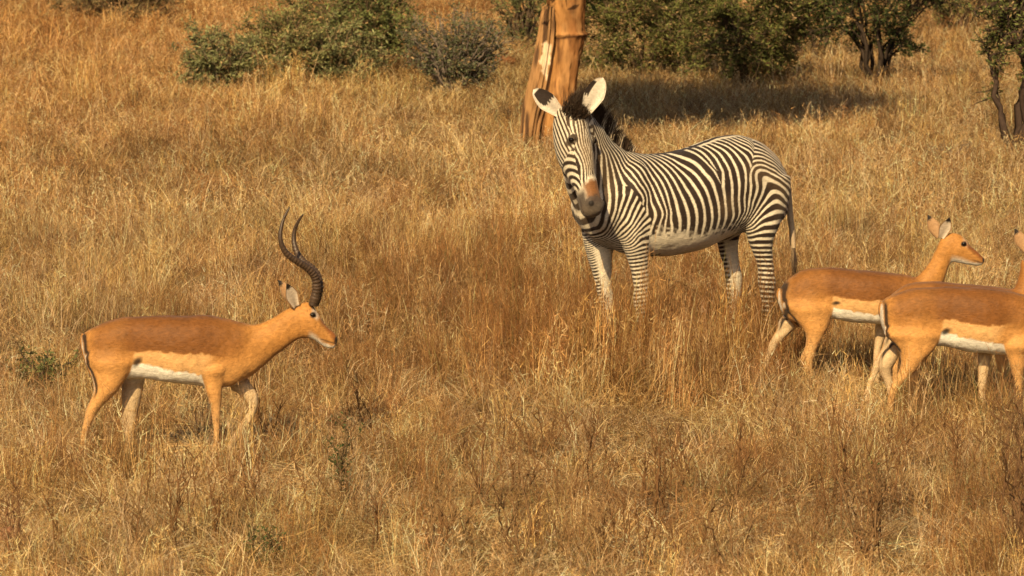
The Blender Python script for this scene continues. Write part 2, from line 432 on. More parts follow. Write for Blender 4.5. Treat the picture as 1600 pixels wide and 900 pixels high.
    for sg in (-1, 1):
        V, F = ellipsoid(pt(*eye, sg * (eye_y if False else hw * .93)), (.0165, .008, .012), 8)
        link("eye", mesh_from("eye", V, F, M_EYE), root)
    for (b, t, fc, sg) in ears:
        ear_mesh("ear", pt(b[0], b[1], b[2]), pt(t[0], t[1], t[2]), fc, .050, .020, (.66, .55, .42), (.34, .20, .095), (.02, .014, .01), .55, .80, parent=root)
    # tail
    if tailp:
        sec = []
        for i, (px, py) in enumerate(tailp):
            t = i / (len(tailp) - 1); c = pt(px, py); hw = .020 * (1 - .35 * t)
            sec.append((c + np.array((-.018, 0, .004)), c + np.array((.018, 0, -.004)), hw, Y3))
        V, F = loft(resample(sec), 12)
        cc = np.tile(tan * .9, (len(V), 1)); cc = mix(cc, white * .75, sstep(-.002, -.010, V[:, 1] * 0 + (np.abs(V[:, 1]) < .017) * .0 + .0) * 0 + (np.abs(V[:, 1]) > .0175) * .35); 
        cc = mix(cc, black * 1.5, (np.abs(V[:, 1]) < .009).astype(float) * .85)
        link("tail", mesh_from("tail", V, F, M_FUR, True, cc), root)
    if horns:
        for sg, line in horns:
            pts = np.array([pt(px, py, yy) - np.array((0, 0, yy * .109)) for px, py, yy in line]); n = len(pts)
            # refine
            sec = resample([(p, p, .1, Y3) for p in pts], 14); q = np.array([a[0] for a in sec]); m = len(q)
            tt_ = np.linspace(0, 1, m)
            r = .0235 * (1 - tt_) ** .62 + .003
            seg = np.r_[0, np.cumsum(np.linalg.norm(np.diff(q, axis=0), axis=1))]
            ridge = (np.sin(seg / .021 * 2 * math.pi) > .1) * sstep(.72, .55, tt_) * sstep(.0, .05, tt_)
            r = r * (1 + .16 * ridge)
            def hc(V, q=q, ridge=ridge):
                c = np.repeat(np.array([(.060, .038, .024)] * m) * (1 + .5 * ridge)[:, None], 14, 0); return c
            link("horn", tube_mesh("horn", [(q, r)], M_HORN, hc, 14), root)
    return root

male = make_impala("male_impala", "male impala with long curved ridged horns walking right, at the left", 330, 720,
    dict(st=[(129, 521, 541), (137, 515, 566), (150, 508, 582), (168, 500, 589), (190, 494.5, 589), (220, 491.5, 588), (256, 491, 593), (290, 491, 597), (320, 490, 600), (345, 493, 602), (365, 498.5, 600), (385, 503, 588), (400, 507, 570)],
         w=[.03, .075, .105, .13, .137, .126, .150, .162, .150, .135, .12, .1, .06], spot=(216, 560), sr=.030),
    [((352, 494), (356, 602), .125), ((382, 502), (388, 588), .098), ((402, 504), (412, 571), .078), ((429, 493), (438, 548), .060), ((450, 480), (459, 532), .052), ((466, 473), (474, 525), .05)],
    [((466, 472), (472, 525), .046), ((480, 469), (481, 526), .056), ((489, 473), (489, 527), .060), ((497, 485), (496, 532), .053), ((507, 501), (503, 537), .042), ((516, 511), (509, 541), .034), ((524, 518), (517, 543), .028), ((528, 527), (524, 541), .018)],
    [(-.085, [(312, 366, 545), (316, 360, 568), (320, 352, 589), (325, 349, 610), (329.5, 347, 630), (331, 346, 643), (334, 345, 662), (335, 344.5, 685), (333.5, 345, 698), (333, 348, 712), (333, 350, 719)]),
     (.085, [(350, 606, 384, 575), (360, 609, 386, 590), (372, 616, 394, 604), (386, 632, 403, 619), (387, 642, 402, 640), (378, 656, 389, 663), (368, 671, 378, 679), (360, 684, 370, 692), (352, 694, 364, 702), (348, 701, 360, 711)]),
     (-.085, [(134, 216, 530), (136, 213, 555), (143, 206, 576), (149, 195, 594), (149, 185, 608), (144, 172, 621), (138, 159, 634), (134, 150, 650), (129, 142, 670), (124, 135, 692), (119, 134, 706), (117, 136, 717)]),
     (.085, [(180, 228, 560), (187, 226, 580), (189, 224, 600), (189, 220, 622), (189, 215, 645), (190, 213, 662), (193, 208, 680), (195, 207, 698), (194, 208, 709), (193, 212, 719)])],
    (490, 488), [((466, 476, -.045), (452, 438, -.115), (.45, -1, .1), -1), ((464, 474, .045), (436, 438, .11), (.4, .9, .1), 1)],
    horns=[(-1, [(490, 474, -.028), (496, 450, -.040), (494, 430, -.060), (484, 417, -.09), (468, 406, -.13), (453, 395, -.165), (444, 380, -.185), (442, 362, -.185), (447, 340, -.165), (456, 321, -.14)]),
           (1, [(492, 474, .028), (499, 450, .036), (497, 430, .052), (488, 417, .075), (474, 406, .11), (464, 392, .145), (459, 374, .17), (460, 357, .175), (466, 343, .16), (474, 331, .14)])],
    tailp=[(134, 519), (131, 532), (134, 552), (141, 572), (146, 586)])

FL_NECK = [((1404, 424), (1412, 504), .105), ((1428, 429), (1445, 481), .075), ((1440, 420), (1466, 451), .056), ((1449, 409), (1476, 431), .047), ((1457, 392), (1481, 414), .043), ((1464, 376), (1486, 406), .043)]
FL_HEAD = [((1465, 372), (1484, 406), .042), ((1477, 363), (1491, 407), .05), ((1490, 360.5), (1500, 409), .055), ((1503, 368), (1507, 410.5), .049), ((1514, 380), (1514, 411), .039), ((1525, 389.5), (1522, 412.5), .031), ((1534, 397), (1530, 412), .025), ((1538, 402), (1536, 409), .015)]
FL_TRUNK = [(1215, 450, 470), (1222, 442, 487), (1232, 432, 497), (1246, 423, 501), (1263, 416.5, 499), (1294, 415, 494), (1330, 418, 500), (1365, 421, 502), (1392, 423, 503), (1412, 427, 500), (1432, 432, 490), (1446, 437, 477)]
FW = [.03, .075, .105, .125, .130, .122, .148, .152, .138, .12, .1, .06]
FL_LEGS = [(-.08, [(1219, 1302, 450), (1222, 1300, 470), (1236, 1297, 490), (1252, 1293, 507), (1258, 1284, 523), (1255, 1276, 540), (1249, 1271, 555), (1251, 1269, 567), (1256, 1270, 580), (1260, 1272, 593), (1261, 1276, 602), (1263, 1281, 611)]),
     (.08, [(1222, 1275, 480), (1219, 1260, 498), (1215, 1245, 512), (1208, 1231, 525), (1200, 1217, 540), (1196, 1208, 556), (1190, 1202, 572), (1186, 1197, 588), (1183, 1197, 600), (1182, 1199, 610)]),
     (-.08, [(1378, 1428, 455), (1382, 1422, 480), (1386, 1415, 503), (1389, 1410, 525), (1391, 1405, 545), (1392, 1403, 565), (1392, 1402, 588), (1391, 1404, 600), (1391, 1407, 611)]),
     (.08, [(1370, 1410, 480), (1369, 1392, 505), (1367, 1384, 525), (1366, 1378, 545), (1366, 1376, 565), (1366, 1375, 588), (1365, 1377, 600), (1365, 1380, 611)])]
FE = [((1468, 369, -.035), (1480, 336, -.072), (.35, -1, .1), -1), ((1466, 369, .035), (1450, 335, .095), (.3, .9, .1), 1)]
fem1 = make_impala("female_impala", "hornless impala with raised head right behind the zebra's tail", 1310, 612,
    dict(st=FL_TRUNK, w=FW, spot=(1302, 468), sr=.013), FL_NECK, FL_HEAD, FL_LEGS, (1503, 377), FE,
    tailp=[(1219, 448), (1216, 460), (1222, 478), (1234, 495), (1246, 508)], gup="hornless impalas at the right edge")

FR_NECK = [((1585, 453), (1592, 549), .115), ((1612, 459), (1630, 522), .08), ((1630, 450), (1657, 490), .058), ((1642, 434), (1669, 465), .047), ((1651, 416), (1675, 444), .043), ((1658, 402), (1680, 434), .043)]
FR_HEAD = [((a[0] + 194, a[1] + 27), (b[0] + 194, b[1] + 27), w_) for a, b, w_ in FL_HEAD]
fem2 = make_impala("female_impala", "nearest hornless impala, cut off by the right edge before its neck", 1490, 665,
    dict(st=[(1374, 471, 492), (1380, 464, 512), (1390, 458, 526), (1404, 453, 534), (1428, 446.5, 537), (1473, 444, 537), (1511, 445, 545), (1545, 447, 548), (1570, 450, 549), (1592, 455, 546), (1608, 461, 536), (1622, 467, 520)],
         w=[.03, .08, .11, .13, .136, .126, .155, .158, .14, .125, .1, .06], spot=(1472, 511), sr=.024), FR_NECK, FR_HEAD,
    [(-.085, [(1377, 1470, 490), (1378, 1467, 512), (1390, 1463, 528), (1402, 1455, 543), (1406, 1441, 557), (1403, 1430, 571), (1394, 1417, 585), (1388, 1405, 599), (1384, 1398, 617), (1381, 1394, 640), (1378, 1394, 655), (1378, 1398, 664)]),
     (.085, [(1390, 1440, 520), (1388, 1420, 540), (1378, 1408, 553), (1373, 1400, 566), (1375, 1394, 580), (1383, 1397, 598), (1390, 1402, 622), (1394, 1405, 645), (1394, 1408, 656), (1394, 1412, 664)]),
     (-.085, [(1558, 1618, 505), (1564, 1610, 530), (1569, 1600, 548), (1576, 1598, 565), (1581, 1596, 583), (1583, 1596, 600), (1584, 1595, 630), (1583, 1596, 650), (1584, 1600, 664)]),
     (.085, [(1535, 1585, 520), (1530, 1560, 540), (1528, 1551, 555), (1529, 1548, 575), (1529, 1544, 595), (1530, 1542, 620), (1530, 1541, 645), (1529, 1543, 655), (1528, 1546, 664)])],
    (1697, 404), [((a[0] + 194, a[1] + 27, a[2]), (b[0] + 194, b[1] + 27, b[2]), f, s_) for a, b, f, s_ in FE],
    tailp=[(1378, 467), (1375, 482), (1381, 500), (1394, 518), (1408, 536)], gup="hornless impalas at the right edge")

def sh(q, dx, dy): return tuple((v + dx if i % 2 == 0 else v + dy) if i < 2 else v for i, v in enumerate(q))
DX, DY = 164, 21
T_NECK = [(sh(a, DX - 8 - 5.5 * i, DY), sh(b, DX - 8 - 5.5 * i, DY), w_) for i, (a, b, w_) in enumerate(FL_NECK)]
T_HEAD = [(sh(a, DX - 28, DY), sh(b, DX - 28, DY), w_) for a, b, w_ in FL_HEAD]
fem3 = make_impala("female_impala", "hornless impala almost hidden behind the nearest one, ear at right edge", 1310 + DX, 612 + 29,
    dict(st=[sh(q, DX, DY)[:2] + (q[2] + DY,) for q in FL_TRUNK], w=FW, spot=(1303 + DX, 466 + DY)), T_NECK, T_HEAD,
    [(yo, [(q[0] + DX, q[1] + DX, q[2] + 29) for q in l]) for yo, l in FL_LEGS], (1503 + DX - 28, 377 + DY),
    [(sh(a, DX - 28, DY), sh(b, DX - 28, DY), f, s_) for a, b, f, s_ in FE], detail=0,
    tailp=[(1219 + DX, 448 + DY), (1216 + DX, 460 + DY), (1222 + DX, 478 + DY), (1234 + DX, 495 + DY)], gup="hornless impalas at the right edge")

# ------------------------------------------------------------------ zebra
class TPS:
    def __init__(s, pts, lam=1e-4):
        p = np.array([q[:2] for q in pts], float); v = np.array([q[2] for q in pts], float); s.p = p
        n = len(p); K = s.k(np.linalg.norm(p[:, None] - p[None], axis=-1)) + lam * np.eye(n)
        A = np.zeros((n + 3, n + 3)); A[:n, :n] = K; A[:n, n] = 1; A[:n, n + 1:] = p; A[n, :n] = 1; A[n + 1:, :n] = p.T
        s.w = np.linalg.solve(A, np.r_[v, 0, 0, 0])
    def k(s, r): return np.where(r > 1e-9, r * r * np.log(r + 1e-12), 0)
    def __call__(s, q):
        out = np.empty(len(q))
        for i in range(0, len(q), 20000):
            c = q[i:i + 20000]; out[i:i + 20000] = s.k(np.linalg.norm(c[:, None] - s.p[None], axis=-1)) @ s.w[:-3] + s.w[-3] + c @ s.w[-2:]
        return out
ZYAW = math.radians(25); zc, zs_ = math.cos(ZYAW), math.sin(ZYAW)
ZREF, ZGY, ZS = 1060.0, 575.0, S(575)
def zq(px, py):
    """photo pixel on the near flank -> zebra side-plane (x forward, z up)"""
    xx = (ZREF + 20 - px) / (ZS * zc); return xx, (ZGY + 12.3 * xx + 5 - py) / ZS
def make_zebra():
    g = P(ZREF, ZGY); g[2] = ground_z(g[0], g[1])
    root = empty("zebra", g, math.pi + ZYAW)
    tag(root, "striped zebra standing in front of the tree trunk, looking at the camera", "zebra")
    parts = []
    st = [(-.80, 1.24, 1.05, .05), (-.775, 1.34, .98, .13), (-.70, 1.445, .94, .20), (-.60, 1.52, .92, .25), (-.45, 1.57, .90, .28), (-.30, 1.56, .855, .29), (-.15, 1.52, .80, .305), (0, 1.48, .775, .315), (.15, 1.463, .765, .31), (.30, 1.47, .775, .285), (.42, 1.49, .795, .255), (.55, 1.46, .85, .22), (.65, 1.40, .91, .185), (.72, 1.31, .98, .14), (.76, 1.2, 1.06, .08)]
    parts.append(loft(resample([((x, 0, t), (x, 0, b), hw, Y3, .95) for x, t, b, hw in st]), 40))
    neck = [((.36, 0, 1.46), (.66, 0, .98), .20), ((.52, .02, 1.565), (.77, .01, 1.10), .165), ((.65, .07, 1.69), (.85, .06, 1.26), .135), ((.76, .13, 1.785), (.91, .12, 1.41), .112), ((.84, .18, 1.835), (.93, .17, 1.54), .098)]
    nsec = []
    for i, (a, b, hw) in enumerate(neck):
        a, b = np.array(a), np.array(b)
        nx = np.array(neck[min(i + 1, 4)][0]) - np.array(neck[max(i - 1, 0)][0])
        sd = np.cross(nx, a - b); sd /= np.linalg.norm(sd); nsec.append((a, b, hw, sd if sd[1] > 0 else -sd))
    parts.append(loft(resample(nsec), 32))
    # head frame
    poll = np.array((.885, .20, 1.785)); muz = np.array((.852, .495, 1.13))
    L = np.linalg.norm(muz - poll); a = (muz - poll) / L
    hw_ = np.array((.70, -.71, 0.0)); h = np.array((-zc * hw_[0] - zs_ * hw_[1], zs_ * hw_[0] - zc * hw_[1], 0))
    n = h - a * h.dot(a); n /= np.linalg.norm(n); sd = np.cross(n, a)
    hs = [(-.04, .035, -.13, .07), (.03, .055, -.17, .092), (.12, .06, -.195, .104), (.21, .058, -.205, .110), (.30, .05, -.20, .098), (.38, .042, -.17, .080), (.45, .036, -.14, .070), (.51, .034, -.125, .066), (.57, .036, -.125, .069), (.62, .030, -.12, .066), (.65, .010, -.105, .05), (.662, -.02, -.085, .03)]
    hs = [(t * 1.10 if t > 0 else t, f, b, hw) for t, f, b, hw in hs]
    parts.append(loft(resample([(poll + a * t + n * f, poll + a * t + n * b, hw, sd, .9) for t, f, b, hw in hs]), 32))
    for sg in (-1, 1):    # brows, nostril bulges
        parts.append(ellipsoid(poll + a * .205 + n * .015 + sd * sg * .092, (.03, .03, .035)))
        parts.append(ellipsoid(poll + a * .655 + n * .005 + sd * sg * .048, (.026, .026, .032)))
    def leg(y, l, hwf=.5):
        sec = []
        for i, (x, z, wd) in enumerate(l):
            t = i / (len(l) - 1); yy = y * (1 - .15 * t)
            sec.append(((x - wd / 2, yy, z), (x + wd / 2, yy, z), min(.10, wd * .46), Y3))
        parts.append(loft(resample(sec), 22))
    leg(.155, [(.45, 1.22, .34), (.43, 1.08, .30), (.41, .96, .24), (.40, .87, .195), (.38, .76, .145), (.365, .66, .118), (.36, .56, .105), (.36, .49, .108), (.358, .42, .082), (.357, .30, .066), (.357, .18, .068), (.37, .11, .075), (.385, .06, .09), (.39, .005, .115)])
    leg(-.155, [(.50, 1.22, .34), (.52, 1.08, .30), (.53, .96, .25), (.53, .87, .21), (.522, .77, .175), (.505, .66, .135), (.492, .57, .112), (.478, .49, .108), (.468, .42, .082), (.462, .30, .066), (.46, .18, .068), (.472, .11, .075), (.487, .06, .09), (.49, .005, .115)])
    hind = [(-.50, 1.30, .52), (-.53, 1.18, .46), (-.555, 1.06, .335), (-.55, .95, .235), (-.545, .86, .172), (-.56, .76, .135), (-.585, .66, .115), (-.60, .57, .12), (-.60, .49, .105), (-.595, .40, .078), (-.59, .28, .07), (-.585, .18, .074), (-.57, .11, .08), (-.555, .06, .095), (-.55, .005, .115)]
    leg(.165, hind)
    leg(-.165, [(x + .10 * min(1, (1.3 - z) / .5), z, wd) for x, z, wd in hind])
    # chest and muscle masses
    parts.append(ellipsoid((.60, .11, 1.12), (.15, .12, .17))); parts.append(ellipsoid((.60, -.11, 1.12), (.15, .12, .17)))
    parts.append(ellipsoid((.40, .13, 1.18), (.16, .15, .26))); parts.append(ellipsoid((.40, -.13, 1.18), (.16, .15, .26)))
    me = fuse(parts, .0105, 7, 1)
    X = coords(me); Nn = normals(me)
    X = X + Nn * ((noise3(X * np.array((11, 8, 7)), 23) - .5) * .012 + (noise3(X * 34, 24) - .5) * .003)[:, None]
    me.vertices.foreach_set("co", X.astype(np.float32).ravel()); me.update(); x, y, z = X.T
    nz = noise3(X * 7, 11) - .5; nf = noise3(X * 60, 13) - .5
    # ---- stripe phase: white stripe centres at whole numbers
    T = []
    def add(k, *pts): T.extend([(*zq(px, py), k) for px, py in pts])
    add(0, (928, 226), (930, 255), (929, 290), (926, 320)); add(1, (935, 224), (940, 250), (939.5, 290), (936, 325)); add(2, (939, 224), (946.5, 245), (951, 290), (947, 325), (944, 340))
    add(3, (943, 227), (953, 250), (961, 290), (957, 330), (952, 350)); add(4, (945, 222), (957, 243), (968, 275), (972, 292))
    add(5, (950, 222), (964, 243), (976, 276), (983, 290), (996, 314)); add(6, (956, 223), (973, 246), (984, 278), (990, 290), (1001, 318)); add(7, (964, 226), (978, 242), (992, 274), (1000, 290), (1007, 315), (1014, 340))
    add(8, (976, 233), (990, 256), (1001, 274), (1009, 290), (1016, 315), (1024, 335)); add(9, (984, 235), (1008, 266), (1018, 290)); add(10, (990, 236), (1008, 252), (1016, 264), (1027, 290), (1033, 320), (1036, 340))
    add(11, (996, 237), (1016, 251), (1025, 264), (1036.5, 290), (1044, 315), (1049, 340)); add(12, (1005, 238), (1026, 253), (1036, 266), (1047, 290), (1058, 320), (1063, 345)); add(13, (1010, 238), (1033, 251), (1045, 264), (1058, 290), (1069, 315), (1076, 345))
    add(14, (1021, 239), (1045, 253), (1060, 270), (1072, 290), (1081, 310), (1088, 340)); add(15, (1032, 239), (1060, 256), (1078, 272), (1087, 290), (1095, 310), (1101, 340)); add(16, (1048, 238), (1080, 249), (1093, 270), (1103.5, 290), (1110, 315), (1113, 340))
    add(17, (1088, 226), (1106, 235), (1116, 250), (1121, 270), (1119, 290), (1122, 315), (1125, 340)); add(18, (1104, 224), (1118, 235), (1126, 250), (1132, 272), (1134, 290), (1136, 320), (1138.5, 340)); add(19, (1113, 221.5), (1130, 234), (1139, 252), (1144, 273), (1145.5, 290), (1148, 325), (1147, 340))
    add(20, (1121, 219.5), (1139, 230), (1150, 247), (1155, 260), (1155.5, 290), (1156, 330)); add(21, (1128, 217), (1152, 233), (1163, 247), (1167, 265), (1164, 290), (1162, 320)); add(22, (1137, 215), (1162, 231), (1173, 245), (1176.5, 265), (1175.5, 290), (1167, 315), (1162, 338))
    add(23, (1148, 213), (1176, 234), (1184, 250), (1184, 270), (1186, 290), (1176, 320), (1167, 338)); add(24, (1154, 212), (1176, 227), (1188, 243), (1191, 262)); add(25, (1166, 215), (1180, 230), (1193, 250))
    torso = TPS(T); T = []
    add(1, (940, 268), (939.5, 290), (936, 325), (934, 350)); add(2, (949.5, 268), (951, 290), (947, 325), (944, 340), (942, 365)); add(3, (957, 268), (961, 290), (957, 330), (952, 350), (950, 370)); add(4, (966, 268), (971, 290), (963, 330), (956, 358), (954, 372)); add(5, (980, 298), (974, 320), (964, 350), (958, 368))
    add(6, (985, 313), (976, 340), (967, 360)); add(7, (990, 321), (980, 350), (970, 368)); add(8, (995, 330), (984, 352), (972, 374)); add(9, (1001, 338), (990, 353), (976, 378)); add(10, (1006, 345), (994, 358), (980, 376)); add(11, (1008, 355), (994, 366), (980, 383)); add(12, (1009, 364), (992, 372), (979, 390))
    for i in range(13, 48): add(i, (975, 384 + 6.3 * (i - 12)), (992, 378.5 + 6.3 * (i - 12)), (1012, 374 + 6.3 * (i - 12)))
    fore = TPS(T, 1e-3); T = []
    add(21, (1167, 265), (1164, 290), (1162, 320), (1160, 340)); add(22, (1176.5, 265), (1175.5, 290), (1167, 315), (1163, 338)); add(23, (1190, 275), (1186, 290), (1176, 320), (1168, 338))
    add(24, (1188, 313), (1200, 298), (1215, 301), (1228, 313)); add(23, (1205, 283), (1218, 290), (1231, 302)); add(22, (1201, 270), (1214, 276), (1232, 288)); add(21, (1199, 262), (1213, 269), (1230, 279)); add(20, (1197, 254), (1213, 261), (1228, 272)); add(19, (1195, 246), (1211, 254), (1226, 266)); add(18, (1193, 239), (1208, 246), (1222, 257)); add(17, (1188, 232), (1203, 238), (1218, 248)); add(16, (1180, 224), (1196, 229), (1212, 239))
    add(25, (1172, 348), (1188, 324), (1207, 312), (1227, 323)); add(26, (1173, 356), (1182, 342), (1195, 334), (1212, 329), (1224, 331)); add(27, (1170, 362), (1180, 353), (1195, 348), (1216, 345)); add(28, (1169, 373), (1185, 362), (1208, 360)); add(29, (1168, 381), (1180, 372), (1206, 371))
    for i in range(30, 62): add(i, (1165, 384 + 7.3 * (i - 29.4)), (1185, 379 + 7.3 * (i - 29.4)), (1212, 379 + 7.3 * (i - 29.4)))
    hindf = TPS(T, 1e-3)
    Q = np.stack([x + nz * .012, z + (noise3(X * 7 + 9, 15) - .5) * .012], 1)
    ph = torso(Q)
    def fork(px, py, ux, uz, amp=1.0):
        fx, fz = zq(px, py); dx, dz = Q[:, 0] - fx, Q[:, 1] - fz
        l = math.hypot(ux, uz); ux, uz = ux / l, uz / l
        al = np.arctan2(dx * uz - dz * ux, -(dx * ux + dz * uz))        # 0 pointing away from u, +-pi along u
        return .5 * np.sign(al) * (np.abs(al) / math.pi) ** 12 * amp
    tor = ph + fork(1007, 266, .5, .8) + fork(1117, 288, .45, .9) + fork(1114, 268, .6, .75)
    ph = tor
    duty = np.full(len(X), .32)                                              # share of white
    # region masks in the side plane
    ax_, az_ = zq(977, 293); bx_, bz_ = zq(1008, 342)
    lim = np.interp(z, [zq(0, 560)[1], bz_, az_], [zq(1016, 0)[0], bx_, ax_])
    foreM = (x > lim) & (z < az_) & (x < .9)
    foreM |= (z < .80) & (x > .2)
    ph = np.where(foreM, fore(Q), ph); duty = np.where(foreM, .32 + .15 * sstep(az_, az_ - .22, z), duty)
    hz_ = np.array([zq(0, 575)[1], zq(0, 340)[1], zq(0, 300)[1], zq(0, 272)[1], zq(0, 262)[1], zq(0, 240)[1], zq(0, 212)[1]])
    hx_ = np.array([zq(1150, 0)[0], zq(1161, 0)[0], zq(1180, 0)[0], zq(1196, 0)[0], zq(1197, 0)[0], zq(1185, 0)[0], zq(1160, 0)[0]])
    hindM = x < np.interp(z, hz_, hx_)
    hindM |= (z < .80) & (x < -.2)
    ph = np.where(hindM, hindf(Q), ph); duty = np.where(hindM, .39, duty)
    # neck: broad bands at the throat
    nax = np.array([(np.array(p[0]) + np.array(p[1])) / 2 for p in neck]); seg = np.r_[0, np.cumsum(np.linalg.norm(np.diff(nax, axis=0), axis=1))]
    dpts = np.array([[np.interp(t, seg, nax[:, i]) for i in range(3)] for t in np.linspace(0, seg[-1], 60)])
    tan_ = np.gradient(dpts, axis=0)
    dist = np.linalg.norm(X[:, None] - dpts[None], axis=2) if len(X) < 60000 else None
    qn = np.zeros(len(X))
    sel = np.where((x > .5) & (z > .9))[0]
    dsel = np.linalg.norm(X[sel][:, None] - dpts[None], axis=2); qn[sel] = np.linspace(0, seg[-1], 60)[dsel.argmin(1)]
    neckM = (x > zq(931, 0)[0] + .02 - .25 * np.clip(-y, 0, 1)) & (z > .98) & (~foreM | (y < .02))
    crest = sstep(.9, 1.7, z)
    ph = np.where(neckM, qn / .105 + .35 * (z - 1.2), ph); duty = np.where(neckM, .42, duty)
    white = np.array((.70, .625, .48)); black = np.array((.030, .018, .012))
    # head
    R = X - poll; t = R @ a / 1.10; nn = R @ n; ww = R @ sd
    headM = (t > -.06) & (np.abs(ww) < .135) & (nn > -.215 + .02) & (nn < .14) & (nn > -.10 - .5 * np.clip(t + .02, 0, .3))
    wa = np.abs(ww) + nf * .002
    conv = 1 - .55 * np.clip((t - .12) / .45, 0, 1) - .35 * np.clip((.10 - t) / .16, 0, 1)
    front = wa / (.0205 * conv) + .55 * np.sin(t * 22) * sstep(.0, .2, t) + .6 * (t < 0)
    cheekphi = np.arctan2(wa, nn + .085)
    cd = np.hypot((t - .50) * .9, (nn + .105) * 1.15)
    cheek = cd / .040 + .15
    upper = (-nn * .9 + t * .25) / .026
    cm = sstep(.075, .095, wa) * 1.0
    side = np.where(t + nn * .5 > .24, cheek, upper)
    isside = (cheekphi > .86) | (wa > .088)
    hp = np.where(isside, side, front)
    hduty = np.where(isside, .47, .40)
    ph = np.where(headM, hp, ph); duty = np.where(headM, hduty, duty)
    # ---- colour from phase
    fr = np.abs(ph - np.round(ph)) * 2                                           # 0 at white centre, 1 at dark centre
    edge = np.where(headM, .14, .10)
    wm = sstep(duty + edge, duty - edge, fr + nf * .12)
    # belly and inner legs plain
    bl = np.interp(x, [-.5, -.3, 0, .25, .45], [.965, .95, .95, .965, .89]); wm = np.maximum(wm, sstep(bl + .03, bl - .04, z + nf * .09 + nz * .05) * (~foreM) * (~hindM) * (x < .5))
    inner = sstep(.55, .85, -Nn[:, 1] * np.sign(y)) * (z < .84) * (np.abs(y) > .03)
    wm = np.maximum(wm, inner * .9)
    col = mix(np.tile(black, (len(X), 1)), white, wm)
    # dorsal stripe, pale croup
    dors = sstep(.034, .026, np.abs(y)) * (Nn[:, 2] > .55) * (x < .40) * ~headM
    pale = sstep(.075, .05, np.abs(y)) * (Nn[:, 2] > .3) * (x < -.12) * ~headM
    col = mix(col, white, pale * .9); col = mix(col, black, dors * (x > -.72))
    crp = sstep(.17, .12, np.abs(y) - .1 * (-.55 - x)) * sstep(-.55, -.62, x) * sstep(1.2, 1.3, z)
    col = mix(col, (.42, .33, .24), crp * .75)
    # muzzle
    mzs = .415 + 1.5 * np.clip(wa - .035, 0, .08) - .35 * np.minimum(nn, 0)                 # stripes run further down the cheeks
    mz = headM * sstep(mzs, mzs + .03, t + nf * .02)
    col = mix(col, white * .95, mz)
    br = headM * sstep(.43, .46, t - .3 * wa + nf * .02) * sstep(.62, .575, t) * sstep(-.045, -.01, nn) * sstep(.074, .050, wa)
    col = mix(col, (.20, .088, .030), br)
    gr = headM * np.maximum(sstep(.525, .575, t + nf * .03), sstep(.47, .53, t) * sstep(.0, -.03, nn))
    col = mix(col, (.070, .052, .040), gr * .95)
    col = mix(col, (.40, .27, .14), headM * sstep(.10, .3, t) * sstep(.45, .35, t) * sstep(.075, .04, wa) * .35)
    for sg in (-1, 1):
        nd = np.linalg.norm((X - (poll + a * .66 + n * .015 + sd * sg * .058)), axis=1); col = mix(col, (.02, .015, .012), headM * sstep(.024, .014, nd))
        ed = np.hypot((t - .195 + .25 * nn) / .030, (nn - .008) / .060); ed = ed + (ww * sg < .07) * 9; col = mix(col, (.02, .014, .01), headM * sstep(1.1, .7, ed) * .92)
    mouth = headM * np.exp(-((nn + .07 + .0 * t) / .007) ** 2) * sstep(.53, .57, t); col = mix(col, (.05, .035, .03), mouth)
    col = mix(col, (.03, .022, .018), sstep(.075, .06, z))
    col *= (1 + nz * .22 + nf * .16)[:, None]
    dust = noise3(X * 4.5, 27); col = mix(col, (.40, .26, .13), sstep(.52, .85, dust) * .12)
    set_col(me, np.clip(col, 0, 1)); me.materials.append(M_FUR)
    link("body", me, root)
    add_fur(root, me, col, 18000, .010, (-.6, 0, -.7), 9, .3, .12)
    for sg in (-1, 1):
        V, F = ellipsoid(poll + a * .213 + n * .016 + sd * sg * .106, (.021, .021, .018), 9); link("eye", mesh_from("eye", V, F, M_EYE), root)
    # ears: screen-left is the zebra's right
    rt = np.array((-zc, zs_, 0)); toc = np.array((zs_, zc, 0)); up = np.array((0, 0, 1.))
    b1 = poll - rt * .085 + up * -.02 + toc * .02; b2 = poll + rt * .075 + up * -.01 + toc * .03
    ear_mesh("ear", b1, b1 + rt * -.185 + up * .165, toc + up * .25 - rt * .25, .070, .035, (.62, .54, .44), (.66, .58, .46), (.78, .72, .62), .62, .9, (.46, .90, 1), root, True)
    ear_mesh("ear", b2, b2 + rt * .115 + up * .235, toc + rt * .12, .078, .036, (.70, .62, .50), (.66, .58, .46), (.70, .62, .52), .55, .95, (.42, .84, -1), root, True)
    # mane and forelock
    rs = np.random.RandomState(4); paths = []; cols = []; wd = []
    crestl = np.array([nb[0] for nb in neck] + [poll + up * .015, poll + a * .05 + n * .06])
    cs = np.r_[0, np.cumsum(np.linalg.norm(np.diff(crestl, axis=0), axis=1))]
    for i in range(7500):
        q = (rs.rand() ** .8) * cs[-1]; p = np.array([np.interp(q, cs, crestl[:, j]) for j in range(3)])
        fq = q / cs[-1]
        d = up * .9 + np.array((-.25, 0, 0)) + rs.normal(size=3) * .12 + (toc * .55 - up * .1 if fq > .9 else 0)
        d /= np.linalg.norm(d); ln = (.055 + .075 * math.sin(math.pi * min(1, fq * 1.05)) ** .5) * (.78 + .28 * rs.rand())
        p = p + rs.normal(size=3) * .010 - up * .02 + (sd * rs.normal() * .045 if fq > .80 else 0)
        paths.append([p, p + d * ln * .55, p + d * ln + rs.normal(size=3) * .012])
        band = math.sin(q / .105 * 2 * math.pi) > .72 and fq < .55
        c = np.array((.55, .45, .32)) if band and rs.rand() < .8 else np.array((.035, .022, .014)) * (.6 + rs.rand())
        cols.append([c, c, c * .7 + np.array((.02, .012, .006))]); wd.append(.0035)
    link("mane", ribbons(paths, wd, np.array(cols), "mane", M_HAIR), root)
